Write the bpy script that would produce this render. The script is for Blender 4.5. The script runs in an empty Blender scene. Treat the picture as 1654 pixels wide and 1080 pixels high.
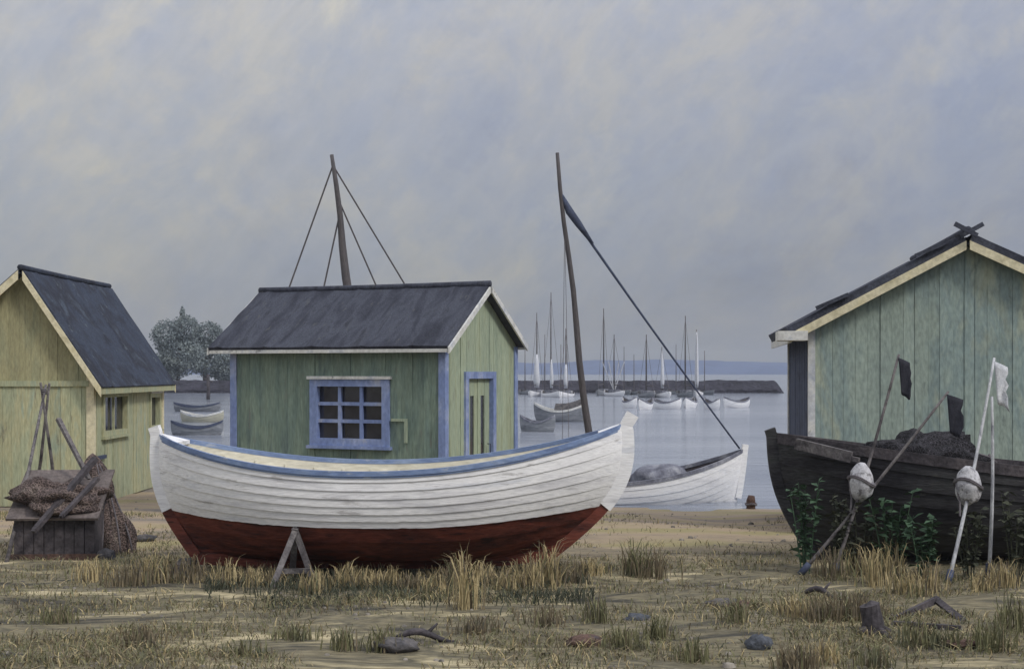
import bpy, math, random
from mathutils import Vector, Matrix, noise
random.seed(7)
R = math.radians
sc = bpy.context.scene

# ------------------------------------------------------------------ camera, sky, sun, exposure
F, HZ, CX, H = 2272.0, 600.0, 827.0, 2.2           # focal length and horizon row of the picture, eye height
cam = bpy.data.cameras.new('camera'); co = bpy.data.objects.new('camera', cam); sc.collection.objects.link(co)
co.location = (0, 0, H); co.rotation_euler = (R(90), 0, 0)
cam.sensor_width = 36; cam.lens = 36*F/1654; cam.shift_y = 60/1654
cam.clip_start = .1; cam.clip_end = 6000
sc.camera = co
SUN_EL, SUN_AZ = R(42), R(50)                       # azimuth measured clockwise from the view direction's back right
sun = bpy.data.lights.new('sun', 'SUN'); so = bpy.data.objects.new('sun', sun); sc.collection.objects.link(so)
sun.energy = 1.5; sun.angle = R(11); sun.color = (1, .95, .87)
sd = Vector((math.cos(SUN_EL)*math.sin(SUN_AZ), -math.cos(SUN_EL)*math.cos(SUN_AZ), math.sin(SUN_EL)))
so.rotation_euler = sd.to_track_quat('Z', 'Y').to_euler()
sc.view_settings.view_transform = 'Standard'; sc.view_settings.look = 'None'
sc.view_settings.exposure = 0.24; sc.view_settings.gamma = 1

def lin(c):
    return tuple(((v/255)/12.92 if v/255 <= .04045 else ((v/255+.055)/1.055)**2.4) for v in c)

def world():
    w = bpy.data.worlds.new('World'); sc.world = w; w.use_nodes = True
    nt = w.node_tree; N = nt.nodes; L = nt.links; N.clear()
    out = N.new('ShaderNodeOutputWorld'); bg = N.new('ShaderNodeBackground'); bg.inputs['Strength'].default_value = .1
    sky = N.new('ShaderNodeTexSky'); sky.sky_type = 'NISHITA'; sky.sun_disc = False
    sky.sun_elevation = SUN_EL; sky.sun_rotation = math.pi - SUN_AZ
    tc = N.new('ShaderNodeTexCoord')
    mp = N.new('ShaderNodeMapping'); mp.vector_type = 'TEXTURE'; mp.inputs['Rotation'].default_value = (0, R(-42), 0); mp.inputs['Scale'].default_value = (1.15, 1, .9)
    L.new(tc.outputs['Generated'], mp.inputs['Vector'])
    def nz(scale, det, dist, seed):
        n = N.new('ShaderNodeTexNoise'); n.noise_dimensions = '4D'; n.inputs['W'].default_value = seed
        n.inputs['Scale'].default_value = scale; n.inputs['Detail'].default_value = det; n.inputs['Distortion'].default_value = dist
        n.inputs['Roughness'].default_value = .66
        L.new(mp.outputs[0], n.inputs['Vector']); return n
    n1 = nz(7, 7, .35, 3.1); n2 = nz(15, 6, .4, 9.2); n3 = nz(38, 6, 1.2, 5.5)
    mp3 = N.new('ShaderNodeMapping'); mp3.vector_type = 'TEXTURE'; mp3.inputs['Rotation'].default_value = (0, R(-48), 0); mp3.inputs['Scale'].default_value = (2.2, 1, .6)
    L.new(tc.outputs['Generated'], mp3.inputs['Vector']); L.new(mp3.outputs[0], n3.inputs['Vector'])
    r1 = N.new('ShaderNodeValToRGB'); e = r1.color_ramp.elements
    cols = [(.30, (132, 135, 147)), (.42, (147, 152, 166)), (.50, (158, 161, 169)), (.57, (151, 156, 168)), (.68, (176, 175, 170))]
    while len(e) < len(cols): e.new(.5)
    for q, (p, c) in zip(e, cols): q.position = p; q.color = (*lin(c), 1)
    L.new(n1.outputs['Fac'], r1.inputs[0])
    r2 = N.new('ShaderNodeValToRGB'); e = r2.color_ramp.elements
    cols = [(.38, (138, 147, 168)), (.5, (156, 159, 166)), (.62, (182, 177, 162))]
    while len(e) < len(cols): e.new(.5)
    for q, (p, c) in zip(e, cols): q.position = p; q.color = (*lin(c), 1)
    L.new(n2.outputs['Fac'], r2.inputs[0])
    m1 = N.new('ShaderNodeMix'); m1.data_type = 'RGBA'; m1.inputs[0].default_value = .36
    L.new(r1.outputs[0], m1.inputs[6]); L.new(r2.outputs[0], m1.inputs[7])
    # fine wisps
    ml = N.new('ShaderNodeMapRange'); ml.inputs[1].default_value = .3; ml.inputs[2].default_value = .7; ml.inputs[3].default_value = .955; ml.inputs[4].default_value = 1.045
    L.new(n3.outputs['Fac'], ml.inputs[0])
    sp = N.new('ShaderNodeSeparateXYZ'); L.new(tc.outputs['Generated'], sp.inputs[0])
    # an overcast sky is about three times brighter overhead than near the horizon
    zr = N.new('ShaderNodeMapRange'); zr.inputs[1].default_value = .0; zr.inputs[2].default_value = 1; zr.inputs[3].default_value = 6.5; zr.inputs[4].default_value = 27
    L.new(sp.outputs['Z'], zr.inputs[0])
    mu = N.new('ShaderNodeMath'); mu.operation = 'MULTIPLY'; L.new(ml.outputs[0], mu.inputs[0]); L.new(zr.outputs[0], mu.inputs[1])
    # thinner, warmer cloud towards the left
    xr = N.new('ShaderNodeMapRange'); xr.inputs[1].default_value = -.4; xr.inputs[2].default_value = .35; xr.inputs[3].default_value = 1; xr.inputs[4].default_value = 0
    L.new(sp.outputs['X'], xr.inputs[0])
    tint = N.new('ShaderNodeMix'); tint.data_type = 'RGBA'
    tint.inputs[6].default_value = (.90, .905, .95, 1); tint.inputs[7].default_value = (1.14, 1.1, 1.02, 1)
    L.new(xr.outputs[0], tint.inputs[0])
    a = N.new('ShaderNodeVectorMath'); a.operation = 'MULTIPLY'; L.new(m1.outputs[2], a.inputs[0]); L.new(tint.outputs[2], a.inputs[1])
    b = N.new('ShaderNodeVectorMath'); b.operation = 'SCALE'; L.new(a.outputs[0], b.inputs[0]); L.new(mu.outputs[0], b.inputs['Scale'])
    mx = N.new('ShaderNodeMix'); mx.data_type = 'RGBA'; mx.inputs[0].default_value = .93
    L.new(sky.outputs[0], mx.inputs[6]); L.new(b.outputs[0], mx.inputs[7])
    L.new(mx.outputs[2], bg.inputs['Color']); L.new(bg.outputs[0], out.inputs['Surface'])
world()

# ------------------------------------------------------------------ helpers
def at(px, py, d):                 # a point of the place seen at this pixel, d metres out
    return Vector(((px-CX)/F*d, d, H-(py-HZ)/F*d))
def gd(py, z=0.0):                 # distance of the ground seen at this row
    return F*(H-z)/(py-HZ)

MATS = {}
def mat(name, cols, scale=3.0, stretch=(1, 1, 1), rough=.8, bump=.25, bscale=None, fine=.12, spec=.3, lo=.32, hi=.68, det=5, bdist=.02, dist=.4, wear=None, wamt=.6, wscale=None):
    m = bpy.data.materials.new(name); m.use_nodes = True
    nt = m.node_tree; N = nt.nodes; L = nt.links
    p = N['Principled BSDF']; p.inputs['Roughness'].default_value = rough
    p.inputs['Specular IOR Level'].default_value = spec
    tc = N.new('ShaderNodeTexCoord'); mp = N.new('ShaderNodeMapping'); mp.inputs['Scale'].default_value = stretch
    oi = N.new('ShaderNodeObjectInfo')
    ad = N.new('ShaderNodeVectorMath'); ad.operation = 'ADD'
    L.new(tc.outputs['Object'], ad.inputs[0])
    sc_ = N.new('ShaderNodeMath'); sc_.operation = 'MULTIPLY'; sc_.inputs[1].default_value = 40.0
    L.new(oi.outputs['Random'], sc_.inputs[0]); L.new(sc_.outputs[0], ad.inputs[1])
    L.new(ad.outputs[0], mp.inputs['Vector'])
    n = N.new('ShaderNodeTexNoise'); n.inputs['Scale'].default_value = scale; n.inputs['Detail'].default_value = det
    n.inputs['Roughness'].default_value = .6; n.inputs['Distortion'].default_value = dist
    L.new(mp.outputs[0], n.inputs['Vector'])
    r = N.new('ShaderNodeValToRGB'); e = r.color_ramp.elements
    while len(e) < len(cols): e.new(.5)
    for i, (q, c) in enumerate(zip(e, cols)):
        q.position = lo+(hi-lo)*i/max(1, len(cols)-1); q.color = (*lin(c), 1)
    L.new(n.outputs['Fac'], r.inputs[0])
    n2 = N.new('ShaderNodeTexNoise'); n2.inputs['Scale'].default_value = bscale or scale*7; n2.inputs['Detail'].default_value = 4
    L.new(mp.outputs[0], n2.inputs['Vector'])
    mr = N.new('ShaderNodeMapRange'); mr.inputs[1].default_value = .25; mr.inputs[2].default_value = .75
    mr.inputs[3].default_value = 1-fine*1.6; mr.inputs[4].default_value = 1+fine*1.6
    L.new(n2.outputs['Fac'], mr.inputs[0])
    v = N.new('ShaderNodeVectorMath'); v.operation = 'SCALE'; L.new(r.outputs[0], v.inputs[0]); L.new(mr.outputs[0], v.inputs['Scale'])
    at_ = N.new('ShaderNodeAttribute'); at_.attribute_name = 'tone'
    t1 = N.new('ShaderNodeMath'); t1.operation = 'ADD'; t1.inputs[1].default_value = 1; L.new(at_.outputs['Fac'], t1.inputs[0])
    v2 = N.new('ShaderNodeVectorMath'); v2.operation = 'SCALE'; L.new(v.outputs[0], v2.inputs[0]); L.new(t1.outputs[0], v2.inputs['Scale'])
    outc = v2.outputs[0]
    if wear:
        n3 = N.new('ShaderNodeTexNoise'); n3.inputs['Scale'].default_value = wscale or scale*3; n3.inputs['Detail'].default_value = 8; n3.inputs['Roughness'].default_value = .7
        L.new(mp.outputs[0], n3.inputs['Vector'])
        w1 = N.new('ShaderNodeMapRange'); w1.inputs[1].default_value = wamt; w1.inputs[2].default_value = wamt+.07; w1.inputs[4].default_value = .85
        L.new(n3.outputs['Fac'], w1.inputs[0])
        mw = N.new('ShaderNodeMix'); mw.data_type = 'RGBA'; L.new(w1.outputs[0], mw.inputs[0]); L.new(outc, mw.inputs[6]); mw.inputs[7].default_value = (*lin(wear), 1)
        outc = mw.outputs[2]
    L.new(outc, p.inputs['Base Color'])
    if bump:
        b = N.new('ShaderNodeBump'); b.inputs['Strength'].default_value = bump; b.inputs['Distance'].default_value = bdist
        L.new(n2.outputs['Fac'], b.inputs['Height']); L.new(b.outputs[0], p.inputs['Normal'])
    MATS[name] = m; return m

class MB:
    def __init__(s): s.v = []; s.f = []; s.tone = []
    def add(s, vs, fs):
        o = len(s.v); s.v += [tuple(a) for a in vs]; s.f += [tuple(i+o for i in f) for f in fs]
    def hexa(s, p):                # 8 corners: bottom ring then top ring
        s.add(p, [(3, 2, 1, 0), (4, 5, 6, 7), (0, 1, 5, 4), (1, 2, 6, 5), (2, 3, 7, 6), (3, 0, 4, 7)])
    def box(s, a, b):
        x0, y0, z0 = a; x1, y1, z1 = b
        s.hexa([(x0, y0, z0), (x1, y0, z0), (x1, y1, z0), (x0, y1, z0), (x0, y0, z1), (x1, y0, z1), (x1, y1, z1), (x0, y1, z1)])
    def beam(s, a, b, w, h, up=(0, 0, 1), taper=1.0):
        a = Vector(a); b = Vector(b); d = (b-a).normalized(); u = Vector(up)
        if abs(d.dot(u)) > .98: u = Vector((0, 1, 0))
        x = d.cross(u).normalized(); y = x.cross(d).normalized()
        def ring(p, k): return [p-x*w*k/2-y*h*k/2, p+x*w*k/2-y*h*k/2, p+x*w*k/2+y*h*k/2, p-x*w*k/2+y*h*k/2]
        s.hexa(ring(a, 1)+ring(b, taper))
    def tube(s, pts, rad, n=8, cap=True):
        pts = [Vector(p) for p in pts]
        if not isinstance(rad, (list, tuple)): rad = [rad]*len(pts)
        o = len(s.v); ref = Vector((.31, .17, .93)).normalized()
        for i, p in enumerate(pts):
            d = (pts[min(i+1, len(pts)-1)]-pts[max(i-1, 0)]).normalized()
            rf = ref if abs(d.dot(ref)) < .9 else Vector((1, 0, 0))
            x = d.cross(rf).normalized(); y = d.cross(x)
            for k in range(n):
                t = 2*math.pi*k/n; s.v.append(tuple(p+(x*math.cos(t)+y*math.sin(t))*rad[i]))
        for i in range(len(pts)-1):
            for k in range(n):
                a = o+i*n+k; b = o+i*n+(k+1) % n; s.f.append((a, b, b+n, a+n))
        if cap:
            s.f.append(tuple(o+k for k in range(n))[::-1]); e = o+(len(pts)-1)*n; s.f.append(tuple(e+k for k in range(n)))
    def grid(s, rows):
        o = len(s.v); m = len(rows[0])
        for r in rows: s.v += [tuple(p) for p in r]
        for i in range(len(rows)-1):
            for j in range(m-1):
                a = o+i*m+j; s.f.append((a, a+1, a+m+1, a+m))
    def blob(s, c, rad, seed=0, amp=.25, fr=1.5, nu=20, nv=12, flat=-1):
        rows = []; c = Vector(c)
        for i in range(nv+1):
            ph = math.pi*i/nv; r = []
            for j in range(nu+1):
                th = 2*math.pi*(j % nu)/nu
                d = Vector((math.sin(ph)*math.cos(th), math.sin(ph)*math.sin(th), math.cos(ph)))
                k = 1+amp*noise.fractal(d*fr+Vector((seed*3.7, seed*1.3, 0)), 1, 2, 3)
                p = Vector((d.x*rad[0]*k, d.y*rad[1]*k, d.z*rad[2]*k))
                if flat > -1 and p.z < -rad[2]*flat: p.z = -rad[2]*flat
                r.append(c+p)
            rows.append(r)
        s.grid(rows)
    def build(s, name, m, parent=None, smooth=False, origin=None):
        me = bpy.data.meshes.new(name)
        o_ = Vector(origin) if origin else (Vector(parent['o']) if parent is not None and 'o' in parent else Vector((0, 0, 0)))
        me.from_pydata([(v[0]-o_.x, v[1]-o_.y, v[2]-o_.z) for v in s.v], [], s.f)
        me.materials.append(MATS[m])
        if s.tone:
            at_ = me.attributes.new('tone', 'FLOAT', 'POINT'); vals = (s.tone+[0.0]*len(s.v))[:len(s.v)]; at_.data.foreach_set('value', vals)
        if smooth: me.polygons.foreach_set('use_smooth', [True]*len(me.polygons))
        me.update()
        ob = bpy.data.objects.new(name, me); sc.collection.objects.link(ob)
        if parent is not None: ob.parent = parent
        elif origin: ob.location = o_
        return ob

def tag(o, label=None, cat=None, group=None, kind=None):
    for k, v in (('label', label), ('category', cat), ('group', group), ('kind', kind)):
        if v: o[k] = v
    return o
def thing(name, label, cat, loc=(0, 0, 0), rz=0, group=None, world_coords=False):
    o = bpy.data.objects.new(name, None); sc.collection.objects.link(o); o.empty_display_size = .2
    o.location = loc; o.rotation_euler = (0, 0, rz)
    if world_coords: o['o'] = tuple(loc)            # parts below are given in world coordinates
    return tag(o, label, cat, group)
def sub(mb, name, m, parent, root=None, smooth=False):   # a sub-part whose mesh is given like its root's
    return mb.build(name, m, parent, smooth, origin=Vector(root['o']) if root is not None and 'o' in root else Vector((0, 0, 0)))
def copy_tree(o, parent=None):
    c = o.copy(); sc.collection.objects.link(c)
    if parent is not None: c.parent = parent
    for ch in list(o.children): copy_tree(ch, c)
    return c

# ------------------------------------------------------------------ materials
V = (14, 14, .9)      # streaks that run up and down
mat('ground_mix', [(66, 64, 58), (98, 93, 78), (126, 118, 95), (94, 90, 76), (140, 131, 105), (180, 168, 136)], scale=1.15, stretch=(.45, 1.1, 1), rough=.95, bump=.7, bscale=16, fine=.24, det=7, bdist=.06, lo=.36, hi=.66, dist=1.5)
mat('hazed_land', [(54, 76, 122), (68, 90, 134), (84, 102, 142)], scale=.02, rough=1, bump=0)  # blue of distant haze painted into the land colour
mat('green_paint', [(104, 120, 116), (114, 132, 122), (126, 142, 128), (102, 119, 114)], scale=1.6, stretch=(2.6, 2.6, .5), bump=.35, bscale=14, fine=.15, wear=(122, 124, 116), wamt=0.6, wscale=3)
mat('pale_and_sunlit_green', [(142, 156, 138), (158, 170, 148), (152, 160, 134)], scale=1.6, stretch=(4, 4, .5), bump=.35, bscale=14, fine=.14, wear=(132, 132, 118), wamt=0.61, wscale=3)
mat('yellow_green_paint', [(150, 156, 130), (164, 170, 142), (174, 172, 138), (154, 168, 150)], scale=1.2, stretch=(3, 3, .6), bump=.35, bscale=14, fine=.14, wear=(124, 122, 106), wamt=0.61, wscale=3)
mat('ochre_paint', [(150, 148, 116), (162, 158, 124), (146, 148, 120)], scale=1.3, stretch=(3, 3, .7), bump=.35, bscale=14, fine=.14, wear=(112, 108, 94), wamt=0.62, wscale=3)
mat('sea_green_paint', [(142, 156, 149), (152, 166, 156), (134, 151, 149), (162, 170, 152)], scale=.9, stretch=(1.8, 1.8, .7), bump=.35, bscale=14, fine=.14, wear=(112, 124, 120), wamt=0.61, wscale=2.5)
mat('roof_felt', [(46, 49, 60), (58, 61, 73), (72, 76, 88), (50, 52, 62)], scale=1.5, stretch=(3.2, .9, .9), rough=.85, bump=.5, bscale=30, fine=.2, wear=(86, 88, 90), wamt=0.6, wscale=4)
mat('blue_roof_felt', [(50, 55, 68), (58, 66, 82), (44, 47, 58), (76, 86, 100)], scale=1.1, rough=.85, bump=.5, bscale=26, fine=.2, wear=(88, 96, 104), wamt=0.6, wscale=4)
mat('blue_trim', [(112, 128, 172), (130, 146, 186), (158, 168, 196)], scale=3, stretch=(1, 1, .6), bump=.2, fine=.12, wear=(176, 180, 192), wamt=0.58, wscale=3)
mat('white_trim', [(196, 196, 192), (216, 216, 212), (176, 182, 192)], scale=3, bump=.2, fine=.1, wear=(136, 136, 136), wamt=0.6, wscale=4)
mat('cream_trim', [(206, 196, 158), (220, 212, 182), (190, 182, 150)], scale=3, bump=.2, fine=.1)
mat('dark_trim_and_shade', [(58, 64, 84), (74, 82, 104), (50, 54, 70)], scale=3, bump=.2, fine=.15)
mat('dark_glass', [(34, 35, 42), (58, 58, 66)], scale=2.5, rough=.07, bump=.06, bscale=3, spec=.8)
mat('boat_white', [(214, 214, 218), (238, 238, 240), (244, 244, 245), (222, 224, 230)], scale=1.5, stretch=(.55, 1, 4.5), rough=.5, bump=.2, bscale=18, fine=.09, spec=.4, wear=(184, 182, 182), wamt=0.6, wscale=3.2)
mat('boat_red', [(70, 40, 36), (104, 54, 44), (118, 64, 52), (84, 46, 40), (110, 58, 46)], scale=1.4, stretch=(.6, 1, 3.5), rough=.75, bump=.3, bscale=16, fine=.2, wear=(50, 34, 34), wamt=0.55, wscale=4)
mat('boat_blue', [(104, 122, 160), (118, 138, 176), (142, 160, 190)], scale=2.5, stretch=(.7, 1, 2), rough=.5, bump=.15, fine=.12, wear=(168, 176, 190), wamt=0.6, wscale=4)
mat('boat_cream', [(208, 202, 182), (222, 218, 202), (192, 188, 172)], scale=2, stretch=(.6, 1, 3), rough=.6, bump=.2, fine=.1)
mat('weathered_wood', [(70, 67, 70), (94, 90, 92), (116, 112, 112), (62, 59, 62)], scale=3, stretch=(1.2, 1.2, .8), bump=.5, bscale=30, fine=.25)
mat('dark_wood', [(56, 53, 56), (72, 68, 72), (88, 82, 84)], scale=3, bump=.5, bscale=26, fine=.25)
mat('brown_wood', [(82, 76, 76), (102, 94, 92), (120, 110, 106)], scale=2.4, bump=.5, bscale=24, fine=.2)
mat('mast_wood', [(72, 69, 71), (88, 84, 85), (78, 76, 80)], scale=3, stretch=(3, 3, .4), bump=.3, fine=.2)
mat('rope', [(92, 88, 92), (112, 108, 112)], scale=12, bump=.2)
mat('tarred_hull', [(36, 36, 39), (48, 47, 51), (60, 60, 62), (44, 48, 46)], scale=1.3, stretch=(.6, 1, 3), rough=.8, bump=.45, bscale=16, fine=.25, wear=(78, 78, 74), wamt=0.62, wscale=3)
mat('black_net', [(40, 40, 44), (56, 55, 60), (72, 70, 76)], scale=6, rough=.95, bump=1, bscale=50, fine=.3, bdist=.05)
mat('brown_net', [(88, 78, 76), (112, 98, 94), (130, 118, 110)], scale=5, rough=.95, bump=1, bscale=42, fine=.28, bdist=.05)
mat('float_white', [(160, 160, 166), (196, 196, 200), (132, 132, 140)], scale=8, rough=.6, bump=.3, fine=.12, wear=(104, 102, 104), wamt=.54, wscale=12)
mat('flag_black', [(40, 41, 50), (54, 55, 64)], scale=8, rough=.9, bump=.3)
mat('flag_white', [(190, 194, 202), (212, 214, 218)], scale=8, rough=.9, bump=.3)
mat('pole_pale', [(168, 170, 174), (196, 198, 202), (136, 138, 146)], scale=5, stretch=(2, 2, .6), bump=.3, fine=.15)
mat('canvas_grey', [(92, 94, 106), (120, 122, 134), (158, 160, 168)], scale=4, rough=.95, bump=.5, fine=.15)
mat('stone_dark', [(62, 62, 66), (86, 84, 86), (104, 100, 98)], scale=5, rough=.95, bump=.6, bscale=30, fine=.25)
mat('stone_brown', [(74, 58, 54), (96, 76, 68), (70, 66, 72)], scale=5, rough=.95, bump=.6, bscale=30, fine=.25)
mat('stone_blue', [(66, 70, 78), (84, 88, 96), (100, 102, 106)], scale=5, rough=.95, bump=.6, bscale=30, fine=.25)
mat('breakwater_stone', [(38, 38, 46), (52, 51, 62), (64, 63, 74)], scale=.35, rough=.95, bump=.8, bscale=2.2, fine=.25, bdist=.3)
mat('straw', [(158, 144, 108), (184, 168, 128), (136, 122, 94)], scale=6, bump=0, rough=.9)
mat('olive_grass', [(104, 106, 78), (124, 122, 90), (92, 96, 80)], scale=5, bump=0, rough=.9)
mat('grey_grass', [(100, 94, 80), (126, 114, 92), (86, 84, 78)], scale=5, bump=0, rough=.9)
mat('pebble', [(92, 90, 88), (128, 122, 114), (150, 144, 134)], scale=9, rough=.9, bump=.3)
mat('weed_leaf', [(50, 70, 54), (60, 84, 62), (74, 98, 76)], scale=5, bump=0, rough=.75)
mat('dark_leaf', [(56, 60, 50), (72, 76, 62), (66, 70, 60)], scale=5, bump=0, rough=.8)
mat('hazed_leaf', [(106, 116, 122), (120, 130, 132), (130, 138, 136)], scale=.6, bump=0, rough=.9)  # leaves lightened and greyed: distance haze painted into their colour
mat('bark', [(70, 66, 66), (90, 84, 82)], scale=3, bump=.4)
mat('grey_hull', [(104, 108, 116), (128, 132, 138), (150, 152, 158)], scale=1.2, stretch=(.5, 1, 3), rough=.6, bump=.2, fine=.15, wear=(92, 94, 98), wamt=0.58, wscale=4)
mat('sand_hull', [(170, 168, 152), (186, 184, 168)], scale=1.2, stretch=(.5, 1, 3), rough=.6, bump=.2)

def net_mesh(name):
    nt = MATS[name].node_tree; N = nt.nodes; L = nt.links; p = N['Principled BSDF']
    src = p.inputs['Base Color'].links[0].from_socket
    tc = N.new('ShaderNodeTexCoord'); v = N.new('ShaderNodeTexVoronoi'); v.feature = 'DISTANCE_TO_EDGE'; v.inputs['Scale'].default_value = 26
    L.new(tc.outputs['Object'], v.inputs['Vector'])
    mr = N.new('ShaderNodeMapRange'); mr.inputs[1].default_value = .03; mr.inputs[2].default_value = .14; mr.inputs[3].default_value = 1.35; mr.inputs[4].default_value = .5
    L.new(v.outputs['Distance'], mr.inputs[0])
    sv = N.new('ShaderNodeVectorMath'); sv.operation = 'SCALE'; L.new(src, sv.inputs[0]); L.new(mr.outputs[0], sv.inputs['Scale']); L.new(sv.outputs[0], p.inputs['Base Color'])
net_mesh('brown_net'); net_mesh('black_net')
def water_mat():
    m = bpy.data.materials.new('sea_water'); m.use_nodes = True; nt = m.node_tree; N = nt.nodes; L = nt.links
    p = N['Principled BSDF']; p.inputs['Roughness'].default_value = .13; p.inputs['IOR'].default_value = 1.33
    tc = N.new('ShaderNodeTexCoord'); mp = N.new('ShaderNodeMapping'); mp.inputs['Scale'].default_value = (.25, 1, 1)
    L.new(tc.outputs['Object'], mp.inputs[0])
    n = N.new('ShaderNodeTexNoise'); n.inputs['Scale'].default_value = .16; n.inputs['Detail'].default_value = 5; L.new(mp.outputs[0], n.inputs[0])
    r = N.new('ShaderNodeValToRGB'); e = r.color_ramp.elements
    e[0].position = .35; e[0].color = (*lin((122, 130, 146)), 1); e[1].position = .65; e[1].color = (*lin((156, 162, 174)), 1)
    L.new(n.outputs['Fac'], r.inputs[0]); L.new(r.outputs[0], p.inputs['Base Color'])
    w = N.new('ShaderNodeTexNoise'); w.inputs['Scale'].default_value = 1.9; w.inputs['Detail'].default_value = 4; L.new(mp.outputs[0], w.inputs[0])
    b = N.new('ShaderNodeBump'); b.inputs['Strength'].default_value = .55; b.inputs['Distance'].default_value = .1
    L.new(w.outputs['Fac'], b.inputs['Height']); L.new(b.outputs[0], p.inputs['Normal'])
    MATS['sea_water'] = m
water_mat()

def ground_sand():                    # the beach towards the water is bare sand: a second layer of the ground's own colour
    m = MATS['ground_mix']; nt = m.node_tree; N = nt.nodes; L = nt.links; p = N['Principled BSDF']
    src = p.inputs['Base Color'].links[0].from_socket
    tc = N.new('ShaderNodeTexCoord'); sp = N.new('ShaderNodeSeparateXYZ'); L.new(tc.outputs['Object'], sp.inputs[0])
    mp = N.new('ShaderNodeMapping'); mp.inputs['Scale'].default_value = (.35, 1.4, 1); L.new(tc.outputs['Object'], mp.inputs[0])
    n = N.new('ShaderNodeTexNoise'); n.inputs['Scale'].default_value = .8; n.inputs['Detail'].default_value = 6; L.new(mp.outputs[0], n.inputs[0])
    mr = N.new('ShaderNodeMapRange'); mr.inputs[1].default_value = 13.5; mr.inputs[2].default_value = 22.5; L.new(sp.outputs['Y'], mr.inputs[0])
    a = N.new('ShaderNodeMath'); a.operation = 'ADD'; L.new(mr.outputs[0], a.inputs[0]); L.new(n.outputs['Fac'], a.inputs[1])
    m2 = N.new('ShaderNodeMapRange'); m2.inputs[1].default_value = .75; m2.inputs[2].default_value = 1.15; L.new(a.outputs[0], m2.inputs[0])
    r = N.new('ShaderNodeValToRGB'); e = r.color_ramp.elements
    e.new(.5)
    for q, (ps, c) in zip(e, [(.36, (128, 120, 112)), (.5, (166, 148, 126)), (.62, (152, 142, 106))]): q.position = ps; q.color = (*lin(c), 1)
    L.new(n.outputs['Fac'], r.inputs[0])
    mx = N.new('ShaderNodeMix'); mx.data_type = 'RGBA'; L.new(m2.outputs[0], mx.inputs[0]); L.new(src, mx.inputs[6]); L.new(r.outputs[0], mx.inputs[7])
    L.new(mx.outputs[2], p.inputs['Base Color'])
ground_sand()

# ------------------------------------------------------------------ ground, water, far coast
WZ = -.35
def sm(a, b, x):
    t = max(0, min(1, (x-a)/(b-a))); return t*t*(3-2*t)
def shore(x):
    return 26.4+11*(1-sm(-3.5, -.5, x))+14*sm(6.5, 9.5, x)+.35*math.sin(x*1.3)+.2*math.sin(x*3.1+1)
def gz(x, y):
    e = shore(x) if abs(x) < 200 else 60
    if y < e: z = WZ*sm(e-6.5, e, y)
    else: z = WZ-(y-e)*.12
    z = max(z, -2.0)
    amp = .05 if y < 40 else 0
    return z+amp*noise.fractal(Vector((x*.35, y*.6, 0)), 1, 2, 4)*(1-sm(e-4, e, y))
def axis(segs):
    out = []
    for a, b, n in segs: out += [a+(b-a)*i/n for i in range(n)]
    return out+[segs[-1][1]]
gx = axis([(-1500, -60, 14), (-60, -10, 20), (-10, 10, 110), (10, 60, 20), (60, 1500, 14)])
gy = axis([(-60, 7, 14), (7, 20, 110), (20, 45, 70), (45, 120, 12), (120, 2100, 12)])
g = MB(); g.grid([[(x, y, gz(x, y)) for x in gx] for y in gy])
tag(g.build('ground', 'ground_mix', smooth=True), kind='structure')
w = MB(); w.grid([[(x, y, WZ) for x in axis([(-1500, 1500, 12)])] for y in axis([(18, 200, 8), (200, 2095, 8)])])
tag(w.build('water', 'sea_water'), kind='structure')
def coast(d, z, x0, x1, h, seed, dep):
    m = MB(); rows = []
    n = 120
    for k in range(7):
        f = k/6; row = []
        for i in range(n+1):
            x = x0+(x1-x0)*i/n
            hh = h*(.75+.45*noise.fractal(Vector((x*.004+seed, seed, 0)), 1, 2, 5))*(.35+.65*sm(x1, x1-380, x))
            row.append((x, d+dep*f, z-.4+(hh)*math.sin(math.pi*f)**.7*(1+.12*noise.noise(Vector((x*.02, f*4, seed))))))
        rows.append(row)
    m.grid(rows); return m
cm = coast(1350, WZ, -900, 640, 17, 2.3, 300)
tag(cm.build('hills', 'hazed_land', smooth=True), kind='structure')

# ------------------------------------------------------------------ huts
def board_wall(mb, O, U, Nn, width, top, openings, bw=.16, th=.035, seed=0, kink=None, z0=0.0, zcap=None):
    rnd = random.Random(seed)
    cuts = {0.0, width}
    u = 0
    while u < width-.02:
        cuts.add(u); u += bw*rnd.uniform(.85, 1.15)
    for (a, b, c, d) in openings: cuts.add(a); cuts.add(b)
    if kink: cuts.add(kink)
    cuts = sorted(cuts); cl = [cuts[0]]
    for c in cuts[1:]:
        if c-cl[-1] > .012 or c in (width, kink) or any(c in (o[0], o[1]) for o in openings): cl.append(c)
    O = Vector(O); U = Vector(U); Nn = Vector(Nn)
    for a, b in zip(cl, cl[1:]):
        off = rnd.uniform(-.006, .008); tone = rnd.choice((-.09, -.05, -.03, 0, 0, .02, .05, .08)); mid = (a+b)/2
        spans = [(z0, None)]
        for (u0, u1, w0, w1) in openings:
            if u0-1e-6 < mid < u1+1e-6: spans = [(z0, w0), (w1, None)]
        for s0, s1 in spans:
            ta = top(a) if s1 is None else s1; tb = top(b) if s1 is None else s1
            if zcap is not None and s1 is None: ta = min(ta, zcap); tb = min(tb, zcap)
            if max(ta, tb)-s0 < .02: continue
            ta = max(ta, s0+.005); tb = max(tb, s0+.005)
            def P(uu, z, n): return O+U*uu+Nn*(off+n)+Vector((0, 0, z))
            g_ = .0014; mb.tone += [0.0]*(len(mb.v)-len(mb.tone))+[tone]*8
            mb.hexa([P(a+g_, s0, 0), P(b-g_, s0, 0), P(b-g_, s0, -th), P(a+g_, s0, -th), P(a+g_, ta, 0), P(b-g_, tb, 0), P(b-g_, tb, -th), P(a+g_, ta, -th)])

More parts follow.
